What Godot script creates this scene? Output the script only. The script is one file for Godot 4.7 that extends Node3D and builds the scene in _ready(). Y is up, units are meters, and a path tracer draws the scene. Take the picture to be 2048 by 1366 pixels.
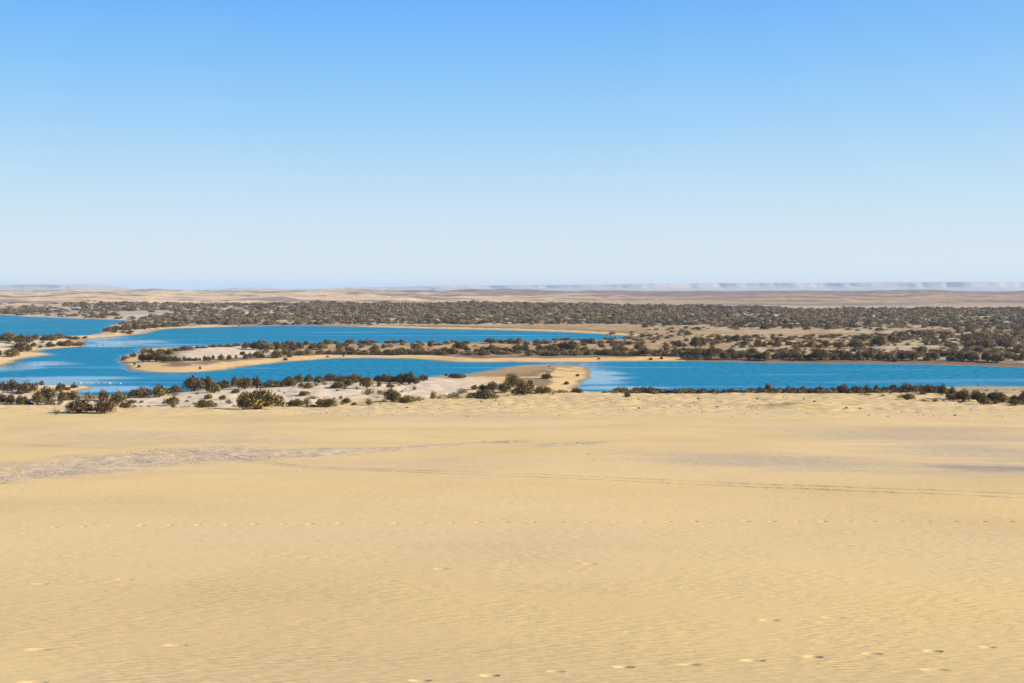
extends Node3D
# A desert lake seen from a dune: sand slope, pale flats with tamarisk bushes, blue lagoons, scrubland, dunes and a far escarpment.
# Metres, y up, water level at y = 0, eye 20 m above it. "depth" below means -z.

const EYE := 20.0
const SIDE := 0.62

# shorelines of the two lakes as x, depth pairs
const FAR_LAKE := [-421.1, 826.3, -441.4, 878.3, -426.5, 866.0, -399.0, 828.3, -379.7, 803.3, -370.0, 793.5, -360.7, 782.0, -351.8, 770.6, -343.6, 761.0, -336.3, 753.7, -329.8, 747.8, -323.0, 742.0, -315.0, 735.1, -305.2, 726.7, -294.3, 717.6, -283.4, 708.4, -273.2, 699.5, -263.6, 690.9, -254.2, 682.3, -245.6, 674.2, -238.4, 667.2, -232.7, 661.2, -228.0, 655.9, -224.3, 651.3, -221.8, 647.2, -220.6, 644.1, -220.7, 641.7, -221.3, 639.2, -221.7, 635.8, -222.0, 631.7, -222.6, 627.1, -222.9, 621.7, -222.4, 615.1, -221.2, 607.2, -219.4, 598.4, -217.2, 588.7, -214.4, 578.1, -210.9, 566.0, -206.9, 552.9, -202.8, 540.1, -199.0, 528.7, -195.6, 518.5, -192.2, 509.0, -189.1, 500.4, -186.6, 492.5, -184.5, 485.6, -182.8, 479.4, -181.5, 473.8, -180.5, 468.5, -179.9, 463.6, -179.5, 459.1, -179.5, 455.0, -180.2, 451.4, -181.7, 448.5, -183.9, 446.0, -186.3, 444.0, -188.8, 442.2, -191.3, 440.7, -194.1, 439.7, -196.7, 438.7, -199.0, 437.7, -200.6, 436.5, -201.7, 435.2, -202.9, 434.1, -205.0, 433.3, -206.4, 428.2, -207.3, 420.5, -210.9, 419.2, -221.1, 433.3, -246.4, 479.9, -292.9, 569.3, -358.7, 699.0]
const NEAR_LAKE := [-163.8, 412.6, -164.7, 419.2, -164.8, 426.4, -164.5, 433.4, -164.1, 439.5, -163.6, 444.0, -162.8, 447.3, -162.0, 450.3, -161.5, 453.8, -161.0, 457.7, -160.7, 461.8, -160.6, 466.5, -160.9, 472.6, -162.1, 481.2, -164.0, 491.9, -165.9, 502.9, -167.3, 512.4, -168.1, 519.4, -168.4, 524.9, -168.3, 529.3, -167.7, 533.2, -166.9, 535.9, -165.8, 537.4, -163.9, 539.0, -160.9, 541.9, -156.4, 547.3, -150.4, 554.3, -143.7, 561.3, -137.2, 566.7, -131.0, 570.1, -124.9, 572.2, -118.6, 573.1, -111.9, 572.7, -105.0, 571.0, -98.0, 567.9, -90.7, 563.9, -82.9, 559.4, -74.8, 554.3, -66.3, 548.6, -57.5, 542.5, -48.1, 536.5, -37.8, 530.7, -26.8, 524.9, -15.9, 518.8, -5.7, 512.4, 3.8, 505.5, 13.0, 498.5, 21.3, 491.0, 28.6, 483.2, 34.8, 474.1, 40.2, 464.4, 44.5, 455.4, 47.7, 448.6, 49.7, 444.8, 50.8, 442.8, 50.9, 441.2, 50.3, 438.6, 48.7, 434.5, 46.4, 429.7, 43.3, 424.9, 39.7, 420.7, 35.3, 417.2, 30.1, 414.2, 24.7, 411.4, 19.5, 408.7, 14.8, 406.2, 10.5, 403.8, 5.5, 401.6, -0.7, 399.3, -9.1, 397.0, -18.9, 394.6, -28.9, 392.4, -37.7, 390.3, -45.4, 388.2, -52.6, 386.1, -58.9, 384.4, -64.1, 383.4, -67.9, 383.2, -70.5, 383.7, -72.7, 384.4, -75.5, 385.1, -79.1, 385.6, -83.1, 386.1, -86.9, 386.6, -90.1, 386.8, -92.2, 386.8, -93.6, 386.6, -94.9, 386.1, -96.5, 385.1, -98.7, 383.4, -101.1, 381.3, -103.4, 379.0, -105.3, 376.7, -106.5, 374.3, -107.1, 371.9, -107.8, 369.4, -109.1, 367.1, -111.3, 364.7, -114.1, 362.3, -116.9, 360.2, -119.2, 358.5, -120.9, 357.8, -122.3, 357.8, -123.3, 357.6, -123.6, 356.5, -122.9, 353.9, -121.4, 350.6, -119.7, 347.0, -118.4, 343.7, -117.5, 340.9, -116.7, 338.2, -116.0, 335.7, -115.5, 333.1, -115.3, 330.6, -115.3, 328.2, -115.3, 325.7, -115.1, 323.1, -114.5, 320.2, -113.8, 317.0, -113.0, 314.0, -112.4, 311.5, -112.1, 310.1, -112.1, 309.5, -111.8, 308.2, -110.6, 304.9, -108.0, 298.4, -104.8, 290.2, -101.5, 282.2, -98.7, 275.6, -96.6, 270.8, -94.7, 266.6, -93.1, 263.3, -91.4, 260.6, -89.9, 258.9, -88.6, 257.9, -87.1, 257.3, -85.4, 256.8, -83.3, 256.2, -80.8, 255.7, -78.3, 255.6, -76.2, 256.0, -74.5, 257.0, -73.0, 258.6, -71.7, 260.6, -70.6, 263.0, -69.7, 266.2, -69.0, 270.1, -68.3, 274.2, -67.4, 278.0, -66.2, 281.2, -64.8, 284.1, -63.3, 286.9, -61.8, 289.7, -60.2, 292.7, -58.6, 295.7, -56.9, 298.6, -55.3, 301.0, -53.7, 303.0, -52.2, 304.7, -50.7, 306.0, -49.1, 307.0, -47.6, 307.8, -46.1, 308.1, -44.4, 308.2, -42.2, 308.1, -39.3, 307.9, -35.9, 307.4, -32.4, 306.6, -29.2, 305.3, -26.5, 303.3, -24.0, 300.6, -21.7, 298.0, -19.6, 295.9, -17.7, 294.3, -16.1, 293.0, -14.5, 292.0, -12.4, 291.3, -9.9, 291.0, -7.1, 291.0, -3.9, 291.2, -0.5, 291.3, 3.4, 291.1, 7.7, 290.8, 12.0, 290.6, 15.9, 290.7, 18.9, 291.3, 21.5, 292.2, 24.2, 293.1, 27.7, 293.9, 32.5, 294.4, 38.0, 294.8, 43.6, 295.0, 48.7, 294.9, 52.7, 294.2, 56.2, 293.1, 59.7, 291.8, 64.0, 290.5, 69.5, 289.0, 75.8, 287.3, 82.0, 285.8, 87.3, 284.7, 91.5, 284.5, 95.0, 284.7, 98.2, 284.9, 101.4, 284.7, 104.6, 284.0, 107.5, 282.9, 110.4, 281.6, 113.7, 280.1, 117.2, 278.5, 120.9, 276.7, 124.9, 274.7, 129.1, 272.5, 134.9, 271.0, 141.7, 270.0, 147.1, 267.5, 148.8, 262.2, 145.4, 252.3, 139.0, 239.9, 131.9, 228.9, 125.9, 221.7, 120.5, 219.1, 114.9, 219.0, 109.4, 219.8, 104.5, 220.3, 100.4, 220.0, 96.8, 219.9, 93.6, 219.6, 90.6, 219.1, 88.1, 218.4, 86.1, 217.5, 84.2, 216.4, 82.1, 215.1, 79.9, 213.4, 77.7, 211.3, 75.4, 209.4, 72.8, 207.8, 69.8, 206.7, 66.4, 205.9, 62.9, 205.3, 59.4, 204.8, 55.8, 204.5, 52.1, 204.4, 48.4, 204.4, 45.1, 204.4, 42.2, 204.4, 39.6, 204.4, 37.0, 204.6, 34.4, 204.8, 31.3, 205.4, 28.0, 206.1, 24.9, 206.8, 22.1, 207.3, 19.8, 207.5, 17.8, 207.4, 16.2, 207.4, 14.8, 207.8, 13.8, 208.7, 13.2, 209.9, 12.8, 211.4, 12.6, 213.3, 12.7, 215.4, 13.1, 218.0, 13.7, 221.0, 14.4, 224.6, 15.1, 229.4, 16.1, 235.4, 17.1, 241.6, 18.0, 247.2, 18.6, 251.8, 19.0, 255.8, 19.3, 259.5, 19.5, 262.9, 19.6, 266.0, 19.6, 268.8, 19.5, 271.3, 19.1, 273.4, 18.4, 275.0, 17.4, 276.1, 16.3, 277.1, 15.2, 278.0, 14.0, 278.9, 12.8, 279.8, 11.4, 280.6, 10.0, 281.0, 8.5, 281.3, 6.9, 281.3, 5.2, 281.0, 3.5, 280.1, 1.7, 278.4, -0.1, 276.1, -1.7, 273.7, -3.0, 271.3, -3.7, 269.3, -4.1, 267.3, -4.4, 265.3, -5.1, 262.9, -6.3, 259.8, -7.8, 256.2, -9.3, 253.0, -10.7, 250.5, -11.9, 249.2, -13.0, 248.6, -14.2, 248.2, -15.2, 247.5, -16.1, 246.2, -16.9, 244.7, -17.7, 243.1, -18.9, 241.6, -20.6, 240.2, -22.5, 238.9, -24.6, 237.5, -26.7, 236.3, -28.7, 235.3, -30.7, 234.3, -32.7, 233.4, -34.9, 232.5, -37.3, 231.6, -39.9, 230.8, -42.5, 229.9, -44.8, 228.8, -46.8, 227.5, -48.6, 226.1, -50.3, 224.6, -52.0, 222.9, -53.8, 221.1, -55.6, 219.2, -57.3, 217.2, -59.0, 215.1, -60.7, 212.7, -62.3, 210.2, -63.8, 207.8, -65.2, 205.8, -66.4, 204.2, -67.5, 202.9, -68.4, 201.8, -69.3, 201.0, -69.8, 200.7, -70.2, 200.7, -70.7, 200.8, -71.7, 201.0, -73.7, 201.1, -76.4, 201.2, -79.1, 201.4, -81.1, 202.0, -82.3, 202.8, -82.9, 204.0, -83.2, 205.3, -83.5, 206.8, -83.8, 208.5, -84.0, 210.5, -84.1, 212.4, -84.2, 214.0, -84.1, 215.1, -83.9, 215.9, -83.9, 216.5, -84.1, 217.3, -84.8, 218.2, -85.8, 219.3, -87.0, 220.3, -88.0, 221.2, -88.7, 221.8, -89.4, 222.3, -90.1, 222.6, -91.0, 222.9, -92.4, 223.0, -93.9, 223.1, -95.5, 223.0, -96.8, 222.9, -97.8, 222.7, -98.5, 222.4, -99.2, 222.1, -100.0, 221.7, -100.9, 221.2, -101.7, 220.5, -102.7, 219.9, -104.1, 219.5, -106.1, 219.0, -108.5, 218.6, -111.0, 218.6, -113.2, 219.5, -115.0, 221.3, -116.6, 223.8, -118.2, 227.4, -119.9, 232.5, -121.9, 240.2, -124.2, 250.6, -126.6, 262.0, -129.0, 272.2, -131.1, 280.0, -133.1, 286.4, -134.9, 291.8, -136.3, 296.5, -137.3, 300.3, -137.8, 303.0, -138.1, 305.0, -138.3, 307.0, -138.5, 309.0, -138.5, 310.7, -138.5, 312.2, -138.4, 313.7, -138.4, 315.2, -138.3, 316.7, -138.1, 318.1, -138.0, 319.5, -137.8, 321.0, -137.4, 322.4, -137.3, 323.9, -137.8, 325.6, -139.1, 327.5, -141.1, 329.8, -143.2, 332.1, -145.2, 334.4, -147.0, 336.6, -148.7, 338.9, -150.2, 341.2, -151.3, 343.7, -151.8, 346.4, -152.0, 349.3, -151.8, 352.3, -151.5, 355.0, -150.9, 357.4, -150.1, 359.6, -149.2, 361.8, -148.4, 364.0, -147.6, 366.1, -146.8, 368.2, -146.2, 370.6, -146.4, 373.4, -147.5, 377.0, -149.3, 381.0, -151.5, 385.5, -153.7, 390.3, -156.2, 395.4, -159.1, 400.8, -161.9, 406.6]
# fall of the sand slope below the eye, by depth
const SLOPE_Z := [0.0, 6.0, 12.0, 20.0, 30.0, 45.0, 60.0, 80.0, 100.0, 124.0, 145.0, 165.0, 200.0, 260.0]
const SLOPE_Y := [1.7, 2.95, 4.3, 5.4, 6.5, 7.85, 9.05, 10.6, 12.1, 13.85, 14.95, 16.2, 18.0, 21.0]
# shrubs: x, depth, width, height, kind (0 dark tamarisk, 1 green tamarisk, 2 pale dry scrub, 3 red-brown bush, 4 grey bush, 5 bare twigs)
const SHRUBS := {
	"bay": [-102.4, 216.5, 0.80, 0.70, 0, -95.3, 202.0, 1.31, 1.68, 1, -93.7, 202.6, 2.43, 2.06, 0, -89.9, 199.9, 2.95, 2.31, 0, -90.1, 197.4, 1.37, 0.82, 0, -94.0, 213.6, 0.59, 0.89, 2, -94.0, 215.9, 0.90, 1.00, 1, -86.3, 206.3, 1.71, 1.62, 0, -86.7, 213.5, 1.48, 0.79, 0, -86.5, 209.6, 1.16, 0.68, 3, -84.4, 178.8, 1.49, 1.65, 3, -82.6, 177.9, 1.48, 1.64, 0, -80.6, 177.1, 1.80, 1.55, 0, -82.6, 175.4, 1.46, 0.65, 2, -78.3, 174.6, 1.45, 0.81, 0, -76.8, 174.6, 1.93, 2.18, 1, -78.6, 182.6, 3.20, 2.28, 0, -75.7, 181.6, 2.10, 1.68, 0, -74.6, 174.6, 1.61, 1.05, 1, -74.3, 177.6, 1.15, 0.74, 2, -74.8, 183.6, 2.29, 1.44, 1, -71.8, 182.7, 3.04, 1.35, 2, -69.6, 183.7, 1.70, 2.04, 3, -65.5, 179.8, 2.24, 2.16, 1, -67.2, 180.8, 1.17, 0.67, 2, -67.1, 189.4, 1.75, 0.70, 2, -63.3, 179.7, 1.41, 0.75, 1, -62.2, 181.0, 0.84, 0.50, 2, -65.0, 189.1, 3.32, 1.92, 0, -46.2, 109.2, 0.81, 0.66, 5, -45.0, 111.7, 2.78, 1.39, 0, -42.3, 111.7, 1.80, 1.60, 3, -45.0, 115.5, 1.17, 0.43, 0, -45.2, 126.0, 1.34, 0.70, 0, -46.3, 125.4, 0.46, 0.41, 2, -44.7, 127.8, 0.41, 0.24, 2],
	"hedge": [-62.0, 189.6, 2.98, 2.10, 1, -65.7, 194.8, 1.17, 1.35, 0, -64.3, 202.0, 1.12, 1.12, 0, -63.0, 202.5, 2.43, 1.50, 0, -60.7, 205.3, 3.79, 2.84, 0, -58.9, 208.5, 2.60, 2.60, 0, -54.8, 198.0, 2.56, 1.92, 1, -60.5, 193.4, 1.52, 0.62, 2, -56.5, 193.9, 0.72, 0.45, 2, -56.9, 213.4, 3.45, 1.58, 0, -55.1, 215.0, 1.49, 2.18, 0, -50.9, 205.7, 2.56, 2.66, 1, -50.5, 197.4, 1.46, 0.82, 3, -49.6, 209.9, 1.94, 2.13, 0, -46.8, 210.2, 3.69, 1.36, 0, -43.6, 210.6, 2.53, 1.85, 0, -45.5, 209.8, 0.97, 0.48, 2, -43.3, 213.3, 1.97, 1.58, 0, -44.5, 225.6, 2.29, 1.67, 0, -42.6, 226.3, 1.78, 1.67, 0, -39.4, 220.0, 2.74, 1.42, 0, -38.4, 227.6, 2.42, 1.89, 0, -34.4, 218.9, 3.23, 1.72, 0, -31.8, 218.5, 2.82, 2.02, 1, -32.8, 206.0, 2.28, 1.52, 1, -31.8, 210.1, 1.75, 1.26, 0, -27.5, 204.6, 2.46, 2.46, 1, -27.3, 221.1, 2.25, 1.33, 0, -26.0, 220.8, 2.04, 1.84, 0, -24.4, 214.8, 2.68, 1.78, 0, -21.9, 213.9, 2.37, 2.17, 0, -20.3, 213.8, 2.07, 2.47, 0, -19.1, 213.1, 1.57, 1.67, 0, -18.4, 223.5, 2.06, 1.34, 0, -14.8, 242.9, 0.90, 0.56, 0, -11.8, 231.3, 3.74, 1.01, 0],
	"flat": [-54.5, 173.6, 2.64, 1.36, 1, -36.4, 127.8, 2.12, 1.00, 1, -51.9, 184.3, 1.28, 1.02, 1, -49.3, 184.1, 1.44, 0.76, 1, -46.3, 176.5, 1.14, 0.81, 2, -48.4, 176.5, 0.65, 0.33, 2, -54.3, 180.1, 0.83, 0.42, 2, -56.1, 187.6, 0.69, 0.35, 2, -57.8, 178.6, 0.49, 0.33, 2, -28.7, 121.8, 4.72, 2.08, 1, -27.7, 129.8, 0.48, 0.72, 2, -26.7, 129.8, 0.96, 0.60, 2, -39.5, 185.3, 0.51, 0.26, 2, -33.8, 205.5, 1.61, 0.85, 1, -31.5, 202.6, 1.31, 0.65, 2, -40.8, 208.7, 1.06, 0.87, 1, -39.0, 206.0, 1.81, 1.05, 1, -37.9, 208.2, 1.25, 0.67, 2, -36.9, 211.8, 1.17, 0.78, 2, -32.4, 200.0, 0.74, 0.28, 3, -28.7, 200.4, 0.92, 0.46, 2, -25.6, 208.6, 0.96, 1.06, 1, -23.1, 205.1, 1.66, 0.80, 1, -18.1, 199.9, 0.92, 0.83, 2, -25.7, 192.0, 2.30, 1.24, 2, -23.5, 190.2, 1.05, 1.05, 2, -22.1, 187.6, 1.39, 1.13, 2, -15.3, 137.2, 2.09, 1.71, 1, -13.3, 137.2, 2.09, 0.95, 1, -12.0, 140.1, 1.03, 0.58, 2, -10.5, 143.3, 1.16, 1.16, 2, -9.8, 144.6, 0.53, 0.60, 2, -36.6, 189.6, 1.84, 0.88, 1, -33.8, 184.3, 1.28, 0.60, 2, -25.9, 129.8, 1.68, 0.84, 1, -24.6, 129.8, 0.84, 1.32, 2, -24.1, 130.3, 0.72, 0.24, 3, -22.3, 129.8, 2.22, 1.20, 1, -20.7, 135.1, 1.06, 0.75, 1, -29.1, 183.3, 0.85, 0.68, 2, -19.3, 131.9, 0.73, 0.49, 1, -17.6, 132.9, 1.29, 0.80, 2, -30.4, 184.2, 0.51, 0.43, 2, -9.2, 194.5, 2.07, 0.99, 2, -8.4, 149.5, 3.31, 0.76, 2],
	"clump": [-7.1, 204.0, 1.22, 0.94, 3, -5.4, 202.6, 1.78, 1.03, 0, -3.5, 201.4, 2.51, 1.77, 0, 0.1, 210.1, 3.01, 2.52, 1, -1.3, 197.5, 1.91, 2.28, 0, 1.8, 199.2, 1.93, 2.30, 1, 3.6, 217.0, 1.20, 0.95, 0, 1.8, 159.5, 3.31, 1.47, 0, 3.4, 203.2, 1.88, 1.41, 0, 5.5, 197.2, 3.28, 1.46, 1, 9.0, 197.4, 3.46, 0.64, 2, -4.2, 149.5, 3.93, 1.24, 0, 12.0, 197.3, 2.46, 1.09, 0],
	"spit": [7.5, 231.0, 2.13, 1.39, 0, 14.7, 241.7, 0.78, 0.67, 1, 11.2, 220.9, 1.17, 0.71, 0, 9.8, 254.2, 0.59, 0.35, 2, 9.1, 265.5, 0.61, 0.31, 3],
	"rshore": [16.9, 197.8, 1.10, 0.55, 1, 18.9, 198.7, 2.66, 0.64, 2, 16.5, 154.4, 1.03, 0.78, 1, 22.7, 201.0, 1.48, 0.74, 2, 24.4, 201.6, 1.67, 0.65, 3, 26.4, 202.8, 2.06, 0.47, 2, 29.6, 201.9, 1.58, 0.56, 0, 31.4, 202.4, 1.87, 0.75, 3, 33.5, 202.4, 1.21, 1.12, 0, 34.5, 200.9, 1.30, 0.65, 3, 35.7, 200.9, 1.76, 1.02, 0, 37.6, 200.9, 2.04, 0.93, 0, 31.0, 163.5, 0.68, 0.53, 2, 39.4, 201.3, 1.30, 0.93, 0, 40.8, 200.9, 2.69, 1.02, 0, 42.5, 200.9, 1.48, 1.02, 0, 44.7, 201.4, 2.14, 1.30, 1, 46.3, 201.4, 1.86, 1.30, 0, 47.8, 201.4, 1.58, 2.05, 3, 49.0, 201.4, 1.49, 1.21, 0, 50.0, 201.4, 1.49, 1.30, 0, 51.3, 200.5, 1.67, 1.48, 1, 52.4, 200.5, 1.48, 1.30, 0, 54.2, 201.6, 1.86, 1.40, 0, 55.7, 201.6, 1.67, 1.21, 3, 57.5, 202.0, 1.96, 1.40, 0, 59.6, 201.2, 1.95, 1.21, 0, 62.2, 202.7, 2.25, 1.87, 0, 64.7, 202.5, 2.52, 1.40, 0, 66.9, 203.1, 1.69, 1.50, 0, 42.6, 165.4, 0.46, 0.23, 2, 47.4, 165.4, 1.07, 0.23, 2, 59.5, 201.9, 0.93, 0.47, 1, 52.2, 159.5, 1.62, 0.44, 2, 68.5, 203.0, 1.22, 1.50, 0, 70.4, 204.1, 1.32, 1.13, 0, 71.9, 203.5, 1.79, 1.50, 0, 73.9, 202.3, 2.15, 1.87, 3, 71.0, 199.2, 1.29, 0.74, 0, 77.5, 206.9, 1.62, 1.15, 0, 63.7, 165.4, 1.45, 1.45, 3, 64.7, 165.4, 1.14, 1.07, 0, 64.0, 160.6, 1.33, 1.63, 0],
	"rbank": [60.2, 147.8, 1.36, 1.57, 0, 59.7, 146.2, 1.48, 0.88, 1, 59.4, 141.9, 1.70, 1.64, 3, 61.2, 141.9, 1.83, 1.51, 0, 57.7, 131.9, 1.52, 0.85, 1, 61.5, 137.2, 1.90, 1.58, 0, 62.3, 137.2, 1.39, 1.27, 3, 64.5, 138.4, 1.34, 0.89, 0, 65.0, 137.2, 1.01, 1.39, 0, 60.0, 128.7, 1.60, 0.65, 0, 59.6, 132.9, 0.98, 0.49, 1, 61.5, 129.8, 0.84, 0.84, 0, 53.6, 146.2, 2.02, 0.81, 1, 54.7, 143.3, 1.32, 0.40, 2, 55.6, 141.9, 1.18, 0.46, 2, 56.7, 136.1, 0.75, 0.38, 1, 62.3, 163.5, 1.06, 0.53, 1, 52.7, 153.4, 0.71, 0.28, 2],
	"leftisle": [-175.7, 377.8, 6.28, 3.49, 1, -167.5, 369.1, 4.09, 3.07, 0, -166.4, 372.6, 2.75, 2.92, 3, -149.8, 330.3, 4.88, 3.05, 0, -150.7, 336.3, 2.17, 2.17, 1, -142.6, 308.3, 3.99, 2.42, 1, -147.3, 311.0, 1.15, 1.44, 0, -174.0, 395.4, 3.29, 2.19, 0, -171.7, 396.9, 2.93, 2.02, 0, -168.2, 394.6, 3.46, 2.37, 1, -172.8, 411.7, 4.56, 2.28, 1, -171.8, 417.7, 2.70, 1.16, 0, -166.7, 413.7, 2.48, 1.34, 0, -169.4, 416.1, 1.92, 0.96, 0, -159.7, 361.4, 1.67, 1.33, 0, -154.9, 355.6, 1.31, 0.98, 1, -162.6, 374.3, 2.07, 0.86, 2, -154.0, 360.8, 3.00, 1.67, 0, -153.7, 367.7, 2.89, 1.53, 0, -150.7, 367.8, 4.08, 2.04, 3, -148.8, 371.7, 3.43, 1.37, 3, -167.4, 424.5, 2.16, 0.98, 3],
	"headland": [-183.3, 490.5, 4.08, 2.04, 0, -182.3, 498.4, 4.60, 2.53, 0, -175.7, 492.7, 5.00, 2.73, 1, -174.3, 500.5, 4.62, 2.54, 0, -173.0, 510.3, 5.18, 2.59, 0, -174.5, 529.1, 4.88, 2.44, 0, -173.2, 540.4, 4.99, 2.25, 1, -169.9, 545.7, 4.53, 2.27, 0, -174.4, 474.3, 2.63, 1.09, 0, -168.2, 468.5, 3.03, 0.87, 3, -167.5, 475.7, 2.64, 1.10, 0],
	"isle": [-163.5, 463.0, 2.35, 1.71, 3, -106.9, 297.5, 1.24, 1.37, 3, -108.6, 304.6, 1.41, 0.70, 3, -108.2, 308.9, 1.64, 1.28, 3, -97.4, 279.0, 0.64, 0.52, 0, -92.6, 268.2, 0.74, 0.74, 0, -75.5, 261.4, 0.60, 0.78, 0, -111.1, 327.3, 3.02, 1.36, 1, -105.5, 316.4, 1.75, 1.75, 0, -98.5, 288.4, 2.26, 2.40, 0, -96.5, 287.2, 2.12, 2.39, 1, -94.0, 285.9, 2.64, 2.51, 0, -103.1, 317.0, 2.63, 1.76, 1, -99.5, 313.2, 2.46, 1.59, 0, -92.2, 285.0, 2.24, 1.84, 0, -90.2, 284.1, 1.97, 1.57, 0, -88.5, 284.3, 1.44, 1.31, 0, -88.1, 286.7, 0.66, 0.79, 0, -86.2, 284.4, 1.18, 1.18, 0, -85.0, 284.9, 1.32, 0.92, 0, -83.3, 284.6, 1.71, 0.92, 3, -82.5, 285.7, 0.79, 0.66, 0, -81.1, 285.2, 0.92, 1.45, 1, -80.2, 285.5, 1.45, 1.19, 0, -79.9, 289.0, 0.80, 1.20, 0, -77.7, 288.8, 1.47, 1.53, 1, -75.8, 289.5, 1.34, 1.47, 0, -75.3, 294.8, 0.82, 1.02, 1, -76.2, 305.9, 1.55, 1.13, 0, -72.7, 295.6, 1.77, 1.23, 0, -72.4, 299.2, 1.38, 1.38, 1, -70.6, 299.8, 2.49, 1.80, 1, -69.0, 298.7, 1.38, 1.24, 0, -103.9, 334.0, 1.85, 0.77, 1, -101.2, 335.2, 4.33, 1.24, 3, -102.3, 330.6, 2.14, 0.92, 1, -99.5, 342.2, 1.58, 0.79, 3, -98.4, 344.5, 2.86, 0.80, 3, -95.6, 346.5, 2.88, 0.96, 3, -94.2, 349.4, 2.58, 0.97, 3, -91.3, 348.9, 3.22, 1.13, 1, -90.3, 355.6, 2.63, 0.99, 3, -84.1, 342.1, 2.84, 1.90, 0, -80.4, 336.3, 2.79, 2.17, 0, -77.9, 333.4, 3.08, 2.92, 0],
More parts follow.
